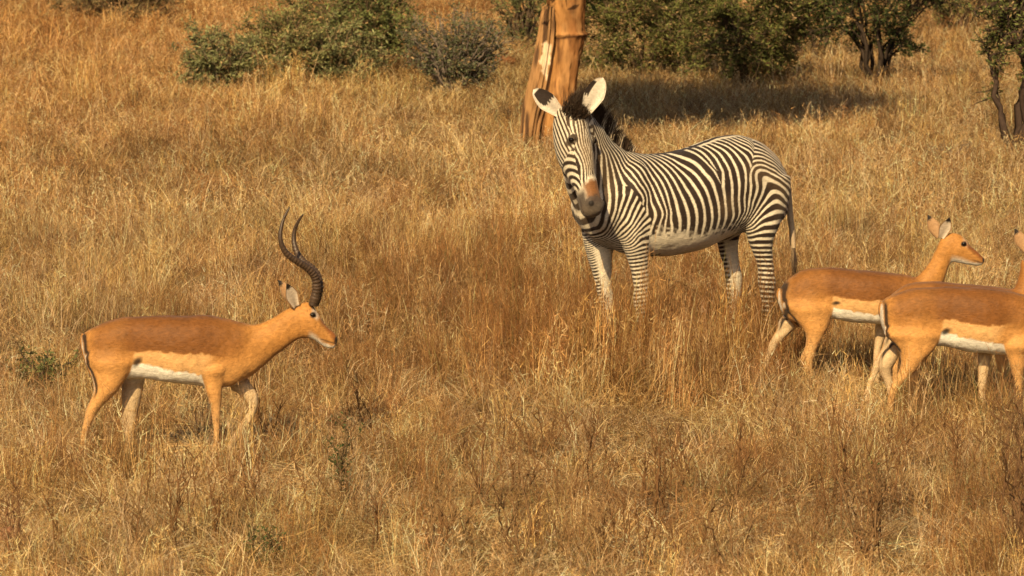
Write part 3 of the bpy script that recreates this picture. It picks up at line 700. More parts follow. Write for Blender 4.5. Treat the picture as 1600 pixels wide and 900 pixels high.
    tl = [(-.785, .0, 1.30), (-.83, .0, 1.18), (-.85, .0, 1.02), (-.86, .02, .88), (-.865, .03, .78)]
    tm = link("tail", tube_mesh("tail", [(np.array(tl), [.032, .027, .022, .018, .014])], M_FUR, (.45, .34, .22), 12), root)
    paths = []; cols = []
    for i in range(420):
        u = rs.rand() ** .7; k = 1 + u * 3; p = np.array([np.interp(k, range(5), np.array(tl)[:, j]) for j in range(3)])
        d = np.array((-.05, .02, -1)) + rs.normal(size=3) * .07; ln = .10 + .20 * u * rs.rand()
        paths.append([p, p + d * ln * .5, p + d * ln]); c = np.array((.40, .29, .18)) if u < .75 else np.array((.05, .03, .02)); cols.append([c, c, c * .8])
    link("tail_tuft", ribbons(paths, np.full(420, .003), np.array(cols), "tail_tuft", M_HAIR), root)
    return root
zebra = make_zebra()

# ------------------------------------------------------------------ woody plants
def wander(rs, p0, p1, n=6, wob=.08):
    p0, p1 = np.array(p0, float), np.array(p1, float); t = np.linspace(0, 1, n)[:, None]
    L = np.linalg.norm(p1 - p0); w_ = np.cumsum(rs.normal(size=(n, 3)) * wob * L / n ** .5, axis=0); w_ = w_ - t * w_[-1] - (1 - t) * w_[0]
    return p0 + (p1 - p0) * t + w_
def leaf_mesh(name, pos, size, cols, rs, aspect=.17, up=.3, mat=None):
    """small folded leaf sprays: two triangles each"""
    n = len(pos); d = rs.normal(size=(n, 3)); d[:, 2] = d[:, 2] * .7 + up; d /= np.linalg.norm(d, axis=1)[:, None]
    r = rs.normal(size=(n, 3)); s = np.cross(d, r); s /= np.linalg.norm(s, axis=1)[:, None] + 1e-9
    nn = np.cross(s, d); sz = np.asarray(size).reshape(-1, 1) * np.ones((n, 1))
    V = np.stack([pos, pos + d * sz * .5 + s * sz * aspect + nn * sz * .08, pos + d * sz, pos + d * sz * .5 - s * sz * aspect + nn * sz * .08], 1).reshape(-1, 3)
    b = np.arange(n)[:, None] * 4
    f = np.concatenate([b + [0, 1, 2], b + [0, 2, 3]], 1).reshape(-1, 3)
    return fast_mesh(name, V, f.ravel(), np.arange(len(f)) * 3, np.full(len(f), 3), mat or M_LEAF, False, np.repeat(cols, 4, 0))
def make_bush(name, label, cat, base, rx, ry, h, seed, nb=40, nleaf=9000, leaf=.05, lcol=(.085, .105, .030), var=.5, bark=(.10, .07, .045), z0=.15, r0=.022, dead=.0, gap=.5, lean=0, flat=0.0, group=None, thick=1.0, droop=0.0, clump=1.2, rimpow=.45, mains=0):
    rs = np.random.RandomState(seed); root = empty(name, base); tag(root, label, cat, group)
    lines = []; tips = []; tw = []; forks = []
    for i in range(mains):
        a_ = i / mains * 6.28 + rs.rand(); rr = .30 + .30 * rs.rand()
        e_ = np.array((math.cos(a_) * rx * rr + lean * .6, math.sin(a_) * ry * rr, h * (.38 + .27 * rs.rand())))
        mp = wander(rs, (rs.normal() * .03, rs.normal() * .03, -.05), e_, 9, .10); lines.append((mp, np.linspace(r0, r0 * .5, 9) * thick)); forks += list(mp[4:])
    for i in range(nb):
        while True:
            q = rs.uniform(-1, 1, 3); l = np.linalg.norm(q)
            if .05 < l < 1: break
        q = q / l * l ** rimpow * (.55 + .85 * noise3(q[None] / l * 1.7 + seed, seed)[0])
        if flat: q[2] = q[2] * (1 - flat) + flat * (.5 + .4 * rs.rand())
        tgt = np.array((q[0] * rx + lean, q[1] * ry, z0 + (h - z0) * (.5 + .5 * q[2])))
        st = np.array((rs.normal() * .05 * rx, rs.normal() * .05 * rx, -.03))
        mid = np.array((tgt[0] * .45, tgt[1] * .45, tgt[2] * .62)) if droop == 0 else np.array((tgt[0] * .4, tgt[1] * .4, tgt[2] * .62 + droop * h))
        if mains:
            fk = np.array(forks); st = fk[np.argsort(np.linalg.norm((fk - tgt) * np.array((1, 1, 1.6)), axis=1))[rs.randint(0, 3)]]; mid = st * .5 + tgt * .5 + np.array((0, 0, .06 * h))
        pts = np.concatenate([wander(rs, st, mid, 5, .10), wander(rs, mid, tgt, 6, .12)[1:]])
        rad = np.linspace(r0 * (.6 + .5 * rs.rand()) * (.42 if mains else 1), r0 * .16, len(pts)) * thick
        lines.append((pts, rad))
        for j in range(7):
            k = rs.randint(4, len(pts)); p = pts[k]; dr = rs.normal(size=3) * np.array((1, 1, .6)); dr /= np.linalg.norm(dr)
            e = p + dr * (.08 + .30 * rs.rand() ** 2) * (rx * ry) ** .5 * clump
            if e[2] < .03: e[2] = .03 + .05 * rs.rand()
            tl = wander(rs, p, e, 5, .15); lines.append((tl, np.linspace(r0 * .2, r0 * .07, 5) * thick)); tw.append(tl)
    V, F = tubes(lines, 5)
    cc = np.tile(np.array(bark), (len(V), 1)) * (.7 + .6 * noise3(V * 20, seed))[:, None]
    link("branches", fast_mesh("branches", V, F.ravel(), np.arange(len(F)) * 4, np.full(len(F), 4), M_TWIG, True, cc), root)
    if nleaf:
        tw = np.array(tw); keep = rs.rand(len(tw)) > dead; tw = tw[keep]
        nleaf = int(nleaf * 1.45)
        k = rs.randint(0, len(tw), nleaf); f = rs.rand(nleaf) * 4; i0 = np.minimum(f.astype(int), 3); fr = (f - i0)[:, None]
        pos = tw[k, i0] * (1 - fr) + tw[k, i0 + 1] * fr + rs.normal(size=(nleaf, 3)) * .035 * (rx * ry) ** .5 * clump
        pos[:, 2] = np.maximum(pos[:, 2], .03)
        hv = rs.rand(len(tw))[k]
        c = np.array(lcol)[None] * (1 + var * (hv * 2 - 1))[:, None] * (.75 + .5 * rs.rand(nleaf))[:, None]
        dry = rs.rand(nleaf) < .16; c[dry] = np.array((.26, .18, .08)) * (.6 + .8 * rs.rand(dry.sum()))[:, None]
        link("foliage", leaf_mesh("foliage", pos, leaf * (.6 + .7 * rs.rand(nleaf)), c * np.array((1.35, 1.32, 1.4)), rs), root)
    return root
def G(px, py):
    p = P(px, py); p[2] = ground_z(p[0], p[1]); return p
GB = "green thorn bushes behind the grass at the top left"
make_bush("thorn_bush", "low grey-green bush, leftmost of the green bushes at the top", "bush", G(352, 152), .60, .5, .90, 21, 70, 6800, .055, (.165, .175, .07), bark=(.20, .15, .10), group=GB)
make_bush("thorn_bush", "olive green bush mixed with dry straw, second from left at the top", "bush", G(458, 140), .62, .6, 1.10, 22, 70, 7200, .055, (.165, .165, .058), bark=(.26, .18, .10), dead=.15, group=GB)
make_bush("thorn_bush", "dark green bush at the top edge, third of the four in a row", "bush", G(570, 128), .95, .7, 1.55, 23, 110, 13000, .055, (.125, .145, .045), bark=(.2, .14, .08), group=GB)
make_bush("thorn_bush", "grey twiggy round bush just left of the fallen log", "bush", G(712, 158), .68, .55, 1.20, 24, 130, 5600, .05, (.095, .105, .05), bark=(.20, .16, .13), dead=.25, group=GB)
make_bush("thorn_bush", "small pale bush behind the left side of the tree trunk", "bush", G(818, 90), .42, .4, 1.35, 25, 40, 2600, .05, (.12, .13, .045))
make_bush("thorn_bush", "olive brown bush at the top left corner of the picture", "bush", G(185, 52), 1.1, .6, 1.05, 26, 100, 5200, .06, (.16, .125, .05), bark=(.17, .11, .06), dead=.3)
make_bush("thorn_bush", "feathery sage green bush in front of the dark one in the row", "bush", G(520, 140), .60, .5, .90, 36, 70, 6500, .055, (.165, .175, .07), bark=(.26, .19, .11), group=GB)
GR = "thorn bushes behind the zebra"
make_bush("thorn_bush", "wide green bush to the right of the tree trunk, above its shadow", "bush", G(1000, 132), 1.25, .8, 2.1, 27, 190, 30000, .05, (.115, .122, .034), z0=.22, r0=.03, mains=7, bark=(.16, .11, .07), group=GR)
make_bush("thorn_bush", "green bush between the wide bush and the dark thorn bush, hanging low", "bush", G(1165, 150), .85, .7, 2.0, 28, 140, 24000, .05, (.102, .112, .030), z0=.12, r0=.03, mains=6, bark=(.12, .085, .055), group=GR)
make_bush("thorn_bush", "dense dark green bush at the top edge behind the wide bush", "bush", G(1085, 74), 1.25, .8, 2.1, 37, 130, 18000, .05, (.075, .088, .026), z0=.3, r0=.03, mains=7, group=GR)
make_bush("thorn_bush", "olive bush filling the top edge between the dark thorn bush and right edge", "bush", G(1505, 72), 1.0, .7, 1.7, 38, 110, 11000, .05, (.12, .115, .036), bark=(.13, .08, .05), z0=.3, r0=.03, mains=6, group=GR)
make_bush("thorn_bush", "small green bush at the top edge above the dark bush's left branches", "bush", G(1268, 112), .75, .6, 1.7, 35, 80, 9000, .05, (.085, .105, .028), z0=.25, r0=.03, mains=5, group=GR)
make_bush("thorn_tree", "dark thorn bush with bare low branches spreading from one stem, top right", "bush", G(1368, 152), .98, .8, 2.1, 29, 120, 11000, .05, (.048, .064, .018), bark=(.055, .04, .03), z0=.38, r0=.032, thick=1.0, mains=13, clump=.9)
make_bush("thorn_tree", "thorn tree with a dark stem at the right edge beside the grey dry shrub", "tree", G(1594, 246), .62, .5, 2.3, 30, 85, 5200, .05, (.095, .11, .03), bark=(.06, .04, .03), z0=.45, r0=.05, thick=1.0, mains=5, clump=1.1)
make_bush("leafy_shrub", "small bright green shrub below the wide green bush", "bush", G(1195, 143), .26, .26, .42, 31, 30, 2200, .045, (.17, .20, .035), z0=.05)
make_bush("leafy_shrub", "small yellow-green plant in the grass below the twiggy grey bush", "bush", G(645, 152), .12, .12, .26, 32, 14, 420, .05, (.19, .20, .04), z0=.03)
make_bush("leafy_shrub", "small green shrub in the grass behind the male impala's rump", "bush", G(62, 622), .24, .22, .40, 33, 26, 800, .035, (.10, .115, .035), bark=(.07, .05, .035), z0=.12, r0=.010)
make_bush("dry_shrub", "grey dry shrub in the sunny grass at the far right", "shrub", G(1483, 262), .26, .26, .36, 34, 60, 0, bark=(.12, .10, .085), z0=.04, r0=.007)
DS = "brown dry shrubs in the grass"
for (px, py, rx, h, lab, sd, bk, nb) in [
    (645, 335, .42, .44, "brown dry weedy shrub in the open grass left of the zebra's head", 41, (.20, .115, .05), 80),
    (278, 206, .11, .17, "small dark brown clump in the grass left of the centre bushes", 42, (.075, .04, .025), 40),
    (108, 305, .38, .40, "brown dry shrub near the left edge, below the top corner bush", 43, (.15, .09, .045), 70),
    (238, 36, .16, .28, "small dark reddish shrub at the top edge left of the green bushes", 44, (.07, .04, .03), 40),
    (720, 470, .40, .40, "reddish brown dry weeds in the middle of the picture", 45, (.22, .12, .05), 70),
    (1150, 545, .50, .50, "dense reddish dry weeds between the zebra and the hornless impalas", 46, (.22, .12, .05), 110),
    (990, 575, .45, .40, "brown dry weeds below the zebra's front legs", 47, (.23, .135, .06), 80),
    (1245, 405, .10, .36, "dark thin weed standing beside the zebra's tail", 48, (.10, .06, .035), 16),
    (1062, 412, .14, .42, "thin dark weed in front of the zebra's belly", 49, (.09, .06, .035), 14),
    (560, 545, .35, .34, "brown weeds in front of the male impala's nose", 50, (.20, .13, .06), 60)]:
    make_bush("dry_shrub", lab, "shrub", G(px, py), rx, rx * .8, h, sd, nb, 0, bark=bk, z0=.03, r0=.0055, group=DS, rimpow=.6)

def twig_shrub(label, px, py, h, spread, seed, n=4, col=(.10, .062, .035), leaves=0, lcol=(.07, .1, .03), lean=0.0, r=.010):
    """bare thorny shrub of a few forking stems, close to the camera"""
    rs = np.random.RandomState(seed); root = empty("bare_shrub", G(px, py)); tag(root, label, "shrub", "bare twiggy shrubs in the foreground")
    lp = []
    for i in range(n):
        a = rs.rand() * 6.28; tip = np.array((math.cos(a) * spread * (.4 + .6 * rs.rand()) + lean, math.sin(a) * spread * .7, h * 1.15 * (.6 + .4 * rs.rand())))
        lines = []
        pts = wander(rs, (rs.normal() * .02, rs.normal() * .02, -.03), tip, 10, .09); lines.append((pts, np.linspace(r, r * .25, 10)))
        for j in range(9):
            k = rs.randint(2, 9); d = rs.normal(size=3) * np.array((.8, .7, .4)) + np.array((0, 0, 1.15)); d /= np.linalg.norm(d)
            e = pts[k] + d * h * (.16 + .26 * rs.rand()); sub = wander(rs, pts[k], e, 6, .12); lines.append((sub, np.linspace(r * .42, r * .16, 6)))
            lp += list(sub[2:])
            for m in range(3):
                q = rs.randint(2, 6); d2 = rs.normal(size=3) * np.array((1, 1, .6)) + np.array((0, 0, .9)); d2 /= np.linalg.norm(d2)
                lines.append((wander(rs, sub[q], sub[q] + d2 * h * .09, 3, .1), np.linspace(r * .2, r * .1, 3)))
        V, F = tubes(lines, 5); cc = np.tile(np.array(col), (len(V), 1)) * (.7 + .6 * noise3(V * 25, seed))[:, None]
        link("stem", fast_mesh("stem", V, F.ravel(), np.arange(len(F)) * 4, np.full(len(F), 4), M_TWIG, True, cc), root)
    if leaves:
        lp = np.array(lp); k = rs.randint(0, len(lp), leaves); pos = lp[k] + rs.normal(size=(leaves, 3)) * .02
        cen = lp[rs.randint(0, len(lp))]
        link("foliage", leaf_mesh("foliage", pos, .026 * (.6 + .7 * rs.rand(leaves)), np.array(lcol)[None] * (.7 + .6 * rs.rand(leaves, 1)), rs), root)
    return root
TW = (.20, .118, .055)
twig_shrub("bare dark twig shrub at the bottom centre, thick stem at the frame's foot", 812, 905, .62, .16, 61, 4, TW, r=0.0094)
twig_shrub("fan of thin brown twigs right of the bottom centre", 905, 890, .58, .24, 62, 9, (.26, .155, .07), r=0.0043)
twig_shrub("small forked twig with two upright stems amid the grass below the zebra", 1048, 716, .26, .06, 63, 3, (.13, .075, .035), r=0.0065)
twig_shrub("crooked bare stem at the bottom, left of the branching thorn shrub", 1140, 905, .52, .14, 64, 3, TW, r=0.0094)
twig_shrub("branching bare thorn shrub at the bottom, with one tall forked stem", 1345, 905, .60, .20, 65, 5, TW, r=0.0101)
twig_shrub("low tangle of bare twigs at the bottom, left of the tall forked stem", 1275, 915, .34, .30, 66, 8, (.22, .13, .06), r=0.0072)
twig_shrub("dark bare shrub in the bottom right corner, at the frame's edge", 1590, 905, .95, .12, 67, 5, (.17, .095, .048), r=0.0086)
twig_shrub("reddish twigs by the right edge under the nearest hornless impala", 1585, 735, .40, .10, 68, 5, (.2, .115, .055), r=0.0072)
twig_shrub("thin brown twigs with green leaves between the centre and the male impala", 535, 800, .44, .12, 69, 4, (.13, .09, .045), 260, r=0.0065)
twig_shrub("leafy dark twig at the bottom edge left of the centre", 412, 905, .26, .10, 70, 4, (.12, .08, .04), 220, r=0.0065)
twig_shrub("small sprig with a green tuft, left of the two sprigs at the lower right", 1370, 800, .22, .05, 71, 2, (.15, .1, .05), 110, (.06, .12, .03), r=0.0036)
twig_shrub("small sprig with a green tuft nearest the bottom right corner shrub", 1512, 832, .18, .05, 72, 2, (.15, .1, .05), 90, (.06, .12, .03), r=0.0036)
twig_shrub("bare brown twigs at the bottom left corner", 240, 900, .40, .22, 73, 6, (.24, .145, .065), r=0.0065)
twig_shrub("faint reddish twigs at the left edge near the bottom", 20, 890, .42, .14, 74, 5, (.19, .10, .05), r=0.0065)
twig_shrub("thin upright twigs in the right foreground among pale grass", 1460, 770, .34, .14, 75, 5, (.25, .15, .068), r=0.0072)
twig_shrub("sparse dry twigs in the foreground left of the bottom centre", 690, 895, .50, .2, 76, 5, (.27, .165, .075), r=0.0072)

def weed_mass():
    """thin leafless weed stalks lost among the foreground grass"""
    rw = np.random.RandomState(99); lines = []
    for n_ in range(60):
        o = G(rw.uniform(40, 1590) if n_ % 3 else rw.uniform(760, 1590), rw.uniform(690, 905)); h = rw.uniform(.28, .5)
        for i in range(rw.randint(2, 5)):
            t = np.array((rw.normal() * .09, rw.normal() * .08, h * (.7 + .4 * rw.rand()))); p = wander(rw, (rw.normal() * .02, rw.normal() * .02, -.03), t, 9, .06) + o; lines.append((p, np.linspace(.0060, .0022, 9)))
            for j in range(7):
                k = rw.randint(3, 9); d = np.array((rw.normal() * .6, rw.normal() * .6, 1.)); d /= np.linalg.norm(d); lines.append((wander(rw, p[k], p[k] + d * h * (.12 + .2 * rw.rand()), 5, .08), np.linspace(.0032, .0015, 5)))
    V, F = tubes(lines, 4); cc = np.tile(np.array((.19, .10, .043)), (len(V), 1)) * (.7 + .6 * noise3(V * 25, 3))[:, None]
    ob = link("weeds", fast_mesh("weeds", V, F.ravel(), np.arange(len(F)) * 4, np.full(len(F), 4), M_TWIG, True, cc))
    tag(ob, "slender leafless brown weeds scattered through the foreground grass", "weeds", kind="stuff")
weed_mass()
# ---- the big tree: trunk, dead split stem, limbs, crown above the frame
def make_tree():
    base = G(872, 238); s = S(238); rs = np.random.RandomState(3)
    root = empty("acacia_tree", base); tag(root, "thick orange-brown tree trunk behind the zebra, split on its left side", "tree")
    def q(px, py, y=0.0): return np.array([(px - 872) / s, y, (238 - py) / s])
    prof = [(838, 906, 240), (842, 901, 215), (845, 897, 185), (848, 896, 160), (853, 899, 130), (857, 903, 100), (860, 908, 75), (861, 912, 57), (858, 917, 49), (860, 912, 42), (858, 913, 20), (852, 915, -5), (848, 918, -45), (842, 924, -85)]
    secs = resample([(q(a, y), q(b, y), (b - a) / 2 / s * .95, Y3) for a, b, y in prof], 9)
    V, F = loft(secs, 72)
    an = np.arctan2(V[:, 1], V[:, 0]); V0 = V.copy()
    dis = (noise3(np.stack([np.cos(an) * 2.2, np.sin(an) * 2.2, V[:, 2] * 1.2], 1), 31) - .5) * .045 + (noise3(np.stack([np.cos(an) * 9, np.sin(an) * 9, V[:, 2] * 2.5], 1), 33) - .5) * .022 + (noise3(np.stack([np.cos(an) * 22, np.sin(an) * 22, V[:, 2] * 16], 1), 34) - .5) * .020
    V[:, 0] += np.cos(an) * dis; V[:, 1] += np.sin(an) * dis
    n1 = noise3(np.stack([V[:, 0] * 5, V[:, 1] * 5, V[:, 2] * 2.0], 1), 35); n2 = noise3(np.stack([V[:, 0] * 26, V[:, 1] * 26, V[:, 2] * 6], 1), 36)
    cc = mix(np.tile((.40, .20, .068), (len(V), 1)), (.24, .108, .038), sstep(.4, .7, n1)); cc = mix(cc, (.14, .065, .028), sstep(.50, .70, n2) * .85); cc = mix(cc, (.46, .25, .10), sstep(.6, .8, noise3(V * np.array((14, 14, 9)), 39)) * .5)
    ringz = (238 - 53) / s; rg = np.exp(-((V[:, 2] - ringz + .012 * np.sin(an * 3)) / .012) ** 2); cc = mix(cc, (.09, .04, .02), rg * .85)
    t = link("trunk", mesh_from("trunk", V, F, M_BARK, True, cc), root)
    # dead split stem leaning against the left side
    pr = [(808, 838, 242), (813, 837, 215), (817, 840, 190), (820, 846, 165), (826, 852, 140), (832, 856, 115), (837, 860, 92), (842, 863, 66), (847, 864, 40), (850, 863, 18), (853, 862, 5)]
    V, F = loft(resample([(q(a, y, -.06), q(b, y, -.10), .085, Y3) for a, b, y in pr], 12), 64)
    c0 = np.array([np.interp(V[:, 2], [(238 - p[2]) / s for p in pr], [((p[0] + p[1]) / 2 - 872) / s for p in pr])]).T
    an = np.arctan2(V[:, 1] + .08, V[:, 0] - c0[:, 0])
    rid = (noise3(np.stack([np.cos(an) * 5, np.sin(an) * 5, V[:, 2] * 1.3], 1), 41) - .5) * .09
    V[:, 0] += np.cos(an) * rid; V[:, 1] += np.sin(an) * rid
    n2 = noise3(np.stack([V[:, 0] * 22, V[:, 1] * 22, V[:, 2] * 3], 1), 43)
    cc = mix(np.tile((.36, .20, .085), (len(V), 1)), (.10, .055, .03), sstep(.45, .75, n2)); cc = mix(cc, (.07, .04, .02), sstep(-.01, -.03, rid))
    pxx = V[:, 0] * s + 872; pyy = 238 - V[:, 2] * s                # barkless pale wood in the cleft
    e0 = np.interp(pyy, [58, 66, 78, 90, 104, 120], [851, 846, 848, 843, 846, 852]); e1 = np.interp(pyy, [58, 66, 78, 90, 104, 120], [853, 862, 858, 861, 857, 853])
    nn_ = (noise3(V * 40, 47) - .5) * 7
    cc = mix(cc, np.array((.70, .54, .36)), sstep(-1, 1.5, pxx - e0 + nn_) * sstep(1, -1.5, pxx - e1 + nn_) * (pyy > 58) * (pyy < 120) * (V[:, 1] < -.03))
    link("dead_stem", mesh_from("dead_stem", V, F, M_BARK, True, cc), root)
    # limbs and crown (above the frame; its shade falls on the grass behind)
    top = q(886, -85); lines = []; tips = []
    for i in range(20):
        a = i / 20 * 6.28 + rs.rand() * .4; rr = .9 + 1.2 * rs.rand()
        tgt = top + np.array((math.cos(a) * rr + .55, max(math.sin(a) * rr * (1.25 if math.sin(a) < 0 else 2.1), -.55) + .25, .55 + 1.35 * rs.rand()))
        pts = np.concatenate([wander(rs, top - np.array((0, 0, .25)), top + (tgt - top) * np.array((.35, .35, .5)), 5, .08), wander(rs, top + (tgt - top) * np.array((.35, .35, .5)), tgt, 6, .1)[1:]])
        lines.append((pts, np.linspace(.10, .02, len(pts))))
        for j in range(12):
            k = rs.randint(4, len(pts)); d = rs.normal(size=3) * np.array((1, 1, .35)); d /= np.linalg.norm(d)
            tl = wander(rs, pts[k], pts[k] + d * (.4 + .5 * rs.rand()), 5, .1); lines.append((tl, np.linspace(.014, .005, 5))); tips.append(tl)
    link("limbs", tube_mesh("limbs", lines, M_TWIG, (.22, .12, .05), 6), root)
    tips = np.array(tips); nl = 95000; k = rs.randint(0, len(tips), nl); i = rs.randint(1, 5, nl)
    pos = tips[k, i] + rs.normal(size=(nl, 3)) * np.array((.17, .17, .08))
    link("crown", leaf_mesh("crown", pos, .12 * (.6 + .7 * rs.rand(nl)), np.array((.07, .10, .03))[None] * (.6 + .8 * rs.rand(nl, 1)), rs), root)
make_tree()
def make_log():
    b = G(768, 112); root = empty("fallen_log", b); tag(root, "reddish fallen log lying between the twiggy bush and the tree trunk", "log")
    rs = np.random.RandomState(8)
    a = np.array((-.30, .05, .16)); c = np.array((.30, -.02, .13)); pts = wander(rs, a, c, 9, .05)
    f = lambda V: mix(np.tile((.20, .085, .035), (len(V), 1)), (.07, .035, .02), sstep(.4, .7, noise3(V * np.array((4, 18, 18)), 3)))
    V_, F_ = loft([(p + np.array((0, 0, r)), p - np.array((0, 0, r)), r, Y3) for p, r in zip(pts, [.05, .07, .075, .07, .075, .065, .06, .055, .035])], 16)
    V_ += (noise3(V_ * 14, 6)[:, None] - .5) * .03
    link("stem", mesh_from("stem", V_, F_, M_BARK, True, f(V_)), root)
    link("broken_branch", tube_mesh("broken_branch", [(wander(rs, pts[5], pts[5] + np.array((.12, -.05, .12)), 4), [.022, .018, .012, .006])], M_BARK, (.16, .075, .035), 7), root)
make_log()
def make_clod():
    V, F = ellipsoid((0, 0, .03), (.09, .08, .10), 12); V += (noise3(V * 16, 2)[:, None] - .5) * np.array((.06, .06, .07))
    o = link("earth_clod", mesh_from("earth_clod", V, F, M_BARK, True, np.tile((.22, .10, .055), (len(V), 1)) * (.7 + .6 * noise3(V * 30, 4))[:, None]), None, G(4, 858))
    tag(o, "reddish clod of earth at the left edge near the bottom", "clod")
make_clod()

# ------------------------------------------------------------------ ground
def make_ground():
    xs = np.unique(np.r_[np.linspace(-2500, -60, 14), np.linspace(-60, -14, 24), np.linspace(-14, 14, 113), np.linspace(14, 60, 24), np.linspace(60, 2500, 14)])
    ys = np.unique(np.r_[np.linspace(-300, 10, 12), np.linspace(10, 110, 300), np.linspace(110, 4000, 40)])
    gx, gy_ = np.meshgrid(xs, ys); V = np.stack([gx, gy_, ground_z(gx, gy_)], -1).reshape(-1, 3)
    nx = len(xs); i = np.arange(len(ys) - 1)[:, None] * nx + np.arange(nx - 1)[None]
    f = np.stack([i, i + 1, i + nx + 1, i + nx], -1).reshape(-1, 4)
    o = link("ground", fast_mesh("ground", V, f.ravel(), np.arange(len(f)) * 4, np.full(len(f), 4), M_GROUND)); o["kind"] = "structure"
    o["label"] = "dry brown savanna ground under the grass"; return o
make_ground()

# ------------------------------------------------------------------ grass: clump shapes scattered as one mass
def clump(kind, rs, far=False):
    n = dict(fine=95, hay=120, stem=42, weed=34, wisp=26)[kind]; k = 5
    if far: n = int(n * .5); k = 4
    t = np.linspace(0, 1, k)[None, :, None]
    a = rs.rand(n) * 6.283; R_ = dict(fine=.13, hay=.20, stem=.10, weed=.09, wisp=.12)[kind]
    b0 = np.stack([np.cos(a) * R_ * rs.rand(n) ** .5, np.sin(a) * R_ * rs.rand(n) ** .5, np.full(n, -.02)], 1)
    a2 = rs.rand(n) * 6.283; out = np.stack([np.cos(a2), np.sin(a2), np.zeros(n)], 1)
    if kind == 'fine': H = .13 + .24 * rs.rand(n); lean = .15 + .95 * rs.rand(n) ** 1.3; w_ = .0022 + .0012 * rs.rand(n)
    elif kind == 'hay': H = .07 + .20 * rs.rand(n) ** 1.4; lean = .4 + 1.7 * rs.rand(n); w_ = .0022 + .0024 * rs.rand(n) ** 2
    elif kind == 'stem': H = .32 + .20 * rs.rand(n); lean = .05 + .35 * rs.rand(n); w_ = .0016 + .0008 * rs.rand(n)
    elif kind == 'weed': H = .22 + .24 * rs.rand(n); lean = .05 + .4 * rs.rand(n); w_ = .0022 + .001 * rs.rand(n)
    else: H = .30 + .25 * rs.rand(n); lean = .2 + .5 * rs.rand(n); w_ = .0018 + .001 * rs.rand(n)
    if far: w_ = w_ * 1.5
    H3 = H[:, None, None]; ln = (lean * .28)[:, None, None]
    side = rs.normal(size=(n, 1, 3)) * .035 * np.array((1, 1, .3))
    arch = (1 - .55 * np.clip(lean, 0, 1.3)[:, None, None] * t) if kind == 'hay' else (1 - .22 * np.clip(lean, 0, 1)[:, None, None] * t ** 2)
    pth = b0[:, None] + np.array((0, 0, 1.))[None, None] * H3 * t * arch + out[:, None] * ln * t ** 1.7 + side * np.sin(t * 3.0)
    pth[:, 1:, 2] += rs.normal(size=(n, k - 1)) * .006
    straw = np.array((.55, .355, .150)); pale = np.array((.82, .625, .355)); brown = np.array((.25, .130, .048)); grn = np.array((.23, .22, .08))
    m = rs.rand(n); c = np.tile(straw, (n, 1))
    pb, pp, pg = dict(fine=(.36, .76, .97), hay=(.28, .64, .98), stem=(.3, .8, 1), weed=(.85, .97, .98), wisp=(.1, .5, 1))[kind]
    c[m < pb] = brown; c[m > pp] = pale; c[m > pg] = grn
    c *= (.72 + .56 * rs.rand(n))[:, None]
    me1 = [(pth, w_, np.repeat(c[:, None], k, 1))]
    if kind in ('stem', 'weed', 'wisp'):      # seed heads and side twigs
        q = pth[:, 2 + (kind == 'stem'):, :]; m_ = 4 if kind == 'weed' else 5
        src = np.repeat(np.arange(n), m_); f = .45 + .55 * rs.rand(len(src))
        i0 = np.minimum((f * (k - 1)).astype(int), k - 2); p = pth[src, i0] + (pth[src, i0 + 1] - pth[src, i0]) * (f * (k - 1) - i0)[:, None]
        d = rs.normal(size=(len(src), 3)) + np.array((0, 0, 1.2)); d /= np.linalg.norm(d, axis=1)[:, None]
        l = (.03 + .05 * rs.rand(len(src)))[:, None] * (1.4 if kind == 'weed' else .7)
        pt2 = p[:, None] + d[:, None] * l[:, None] * np.linspace(0, 1, k)[None, :, None]
        me1.append((pt2, np.full(len(src), (.0017 if kind != 'weed' else .0013) * (1.5 if far else 1)), np.repeat((c[src] * 1.1)[:, None], k, 1)))
    P_ = np.concatenate([x[0] for x in me1]); W_ = np.concatenate([x[1] for x in me1]); C_ = np.concatenate([x[2] for x in me1])
    return P_, W_, C_
def patch(name, mixture, seed, far=False):
    """a 0.6 m patch of tufts"""
    rs = np.random.RandomState(seed); out = []
    cell = [(i, j) for i in range(3) for j in range(3)]; rs.shuffle(cell)
    for (i, j), kd in zip(cell, mixture):
        p_, w_, c_ = clump(kd, rs, far); p_ = p_.copy()
        p_[..., 2] *= .65 + .75 * rs.rand() ** 1.3; p_[..., :2] *= .85 + .4 * rs.rand()
        p_[..., 0] += (i - 1 + rs.uniform(-.45, .45)) * .2; p_[..., 1] += (j - 1 + rs.uniform(-.45, .45)) * .2
        out.append((p_, w_, c_ * (.62 + .70 * rs.rand()) * np.array((1, .95 + .1 * rs.rand(), .88 + .24 * rs.rand()))))
    me = ribbons(np.concatenate([o[0] for o in out]), np.concatenate([o[1] for o in out]), np.clip(np.concatenate([o[2] for o in out]), 0, .85), name, M_GRASS, seed=seed)
    return bpy.data.objects.new(name, me)
KIN = [['fine'] * 7 + ['stem', 'weed']] * 4 + [['fine'] * 7 + ['wisp', 'hay']] * 3 + [['hay'] * 7 + ['fine', 'wisp']] * 4 + [['hay'] * 5 + ['fine'] * 3 + ['stem']] * 4 + [['weed'] * 5 + ['fine'] * 4] * 3 + [['weed'] * 3 + ['fine'] * 4 + ['stem'] * 2] * 2 + [['stem'] * 4 + ['fine'] * 4 + ['wisp']] * 3
src_col = bpy.data.collections.new("grass_clumps")
for i, kd in enumerate(KIN):
    src_col.objects.link(patch("clump_%02d" % i, kd, 100 + i))
for i, kd in enumerate(KIN):
    src_col.objects.link(patch("clump_%02d" % (i + len(KIN)), kd, 200 + i, True))
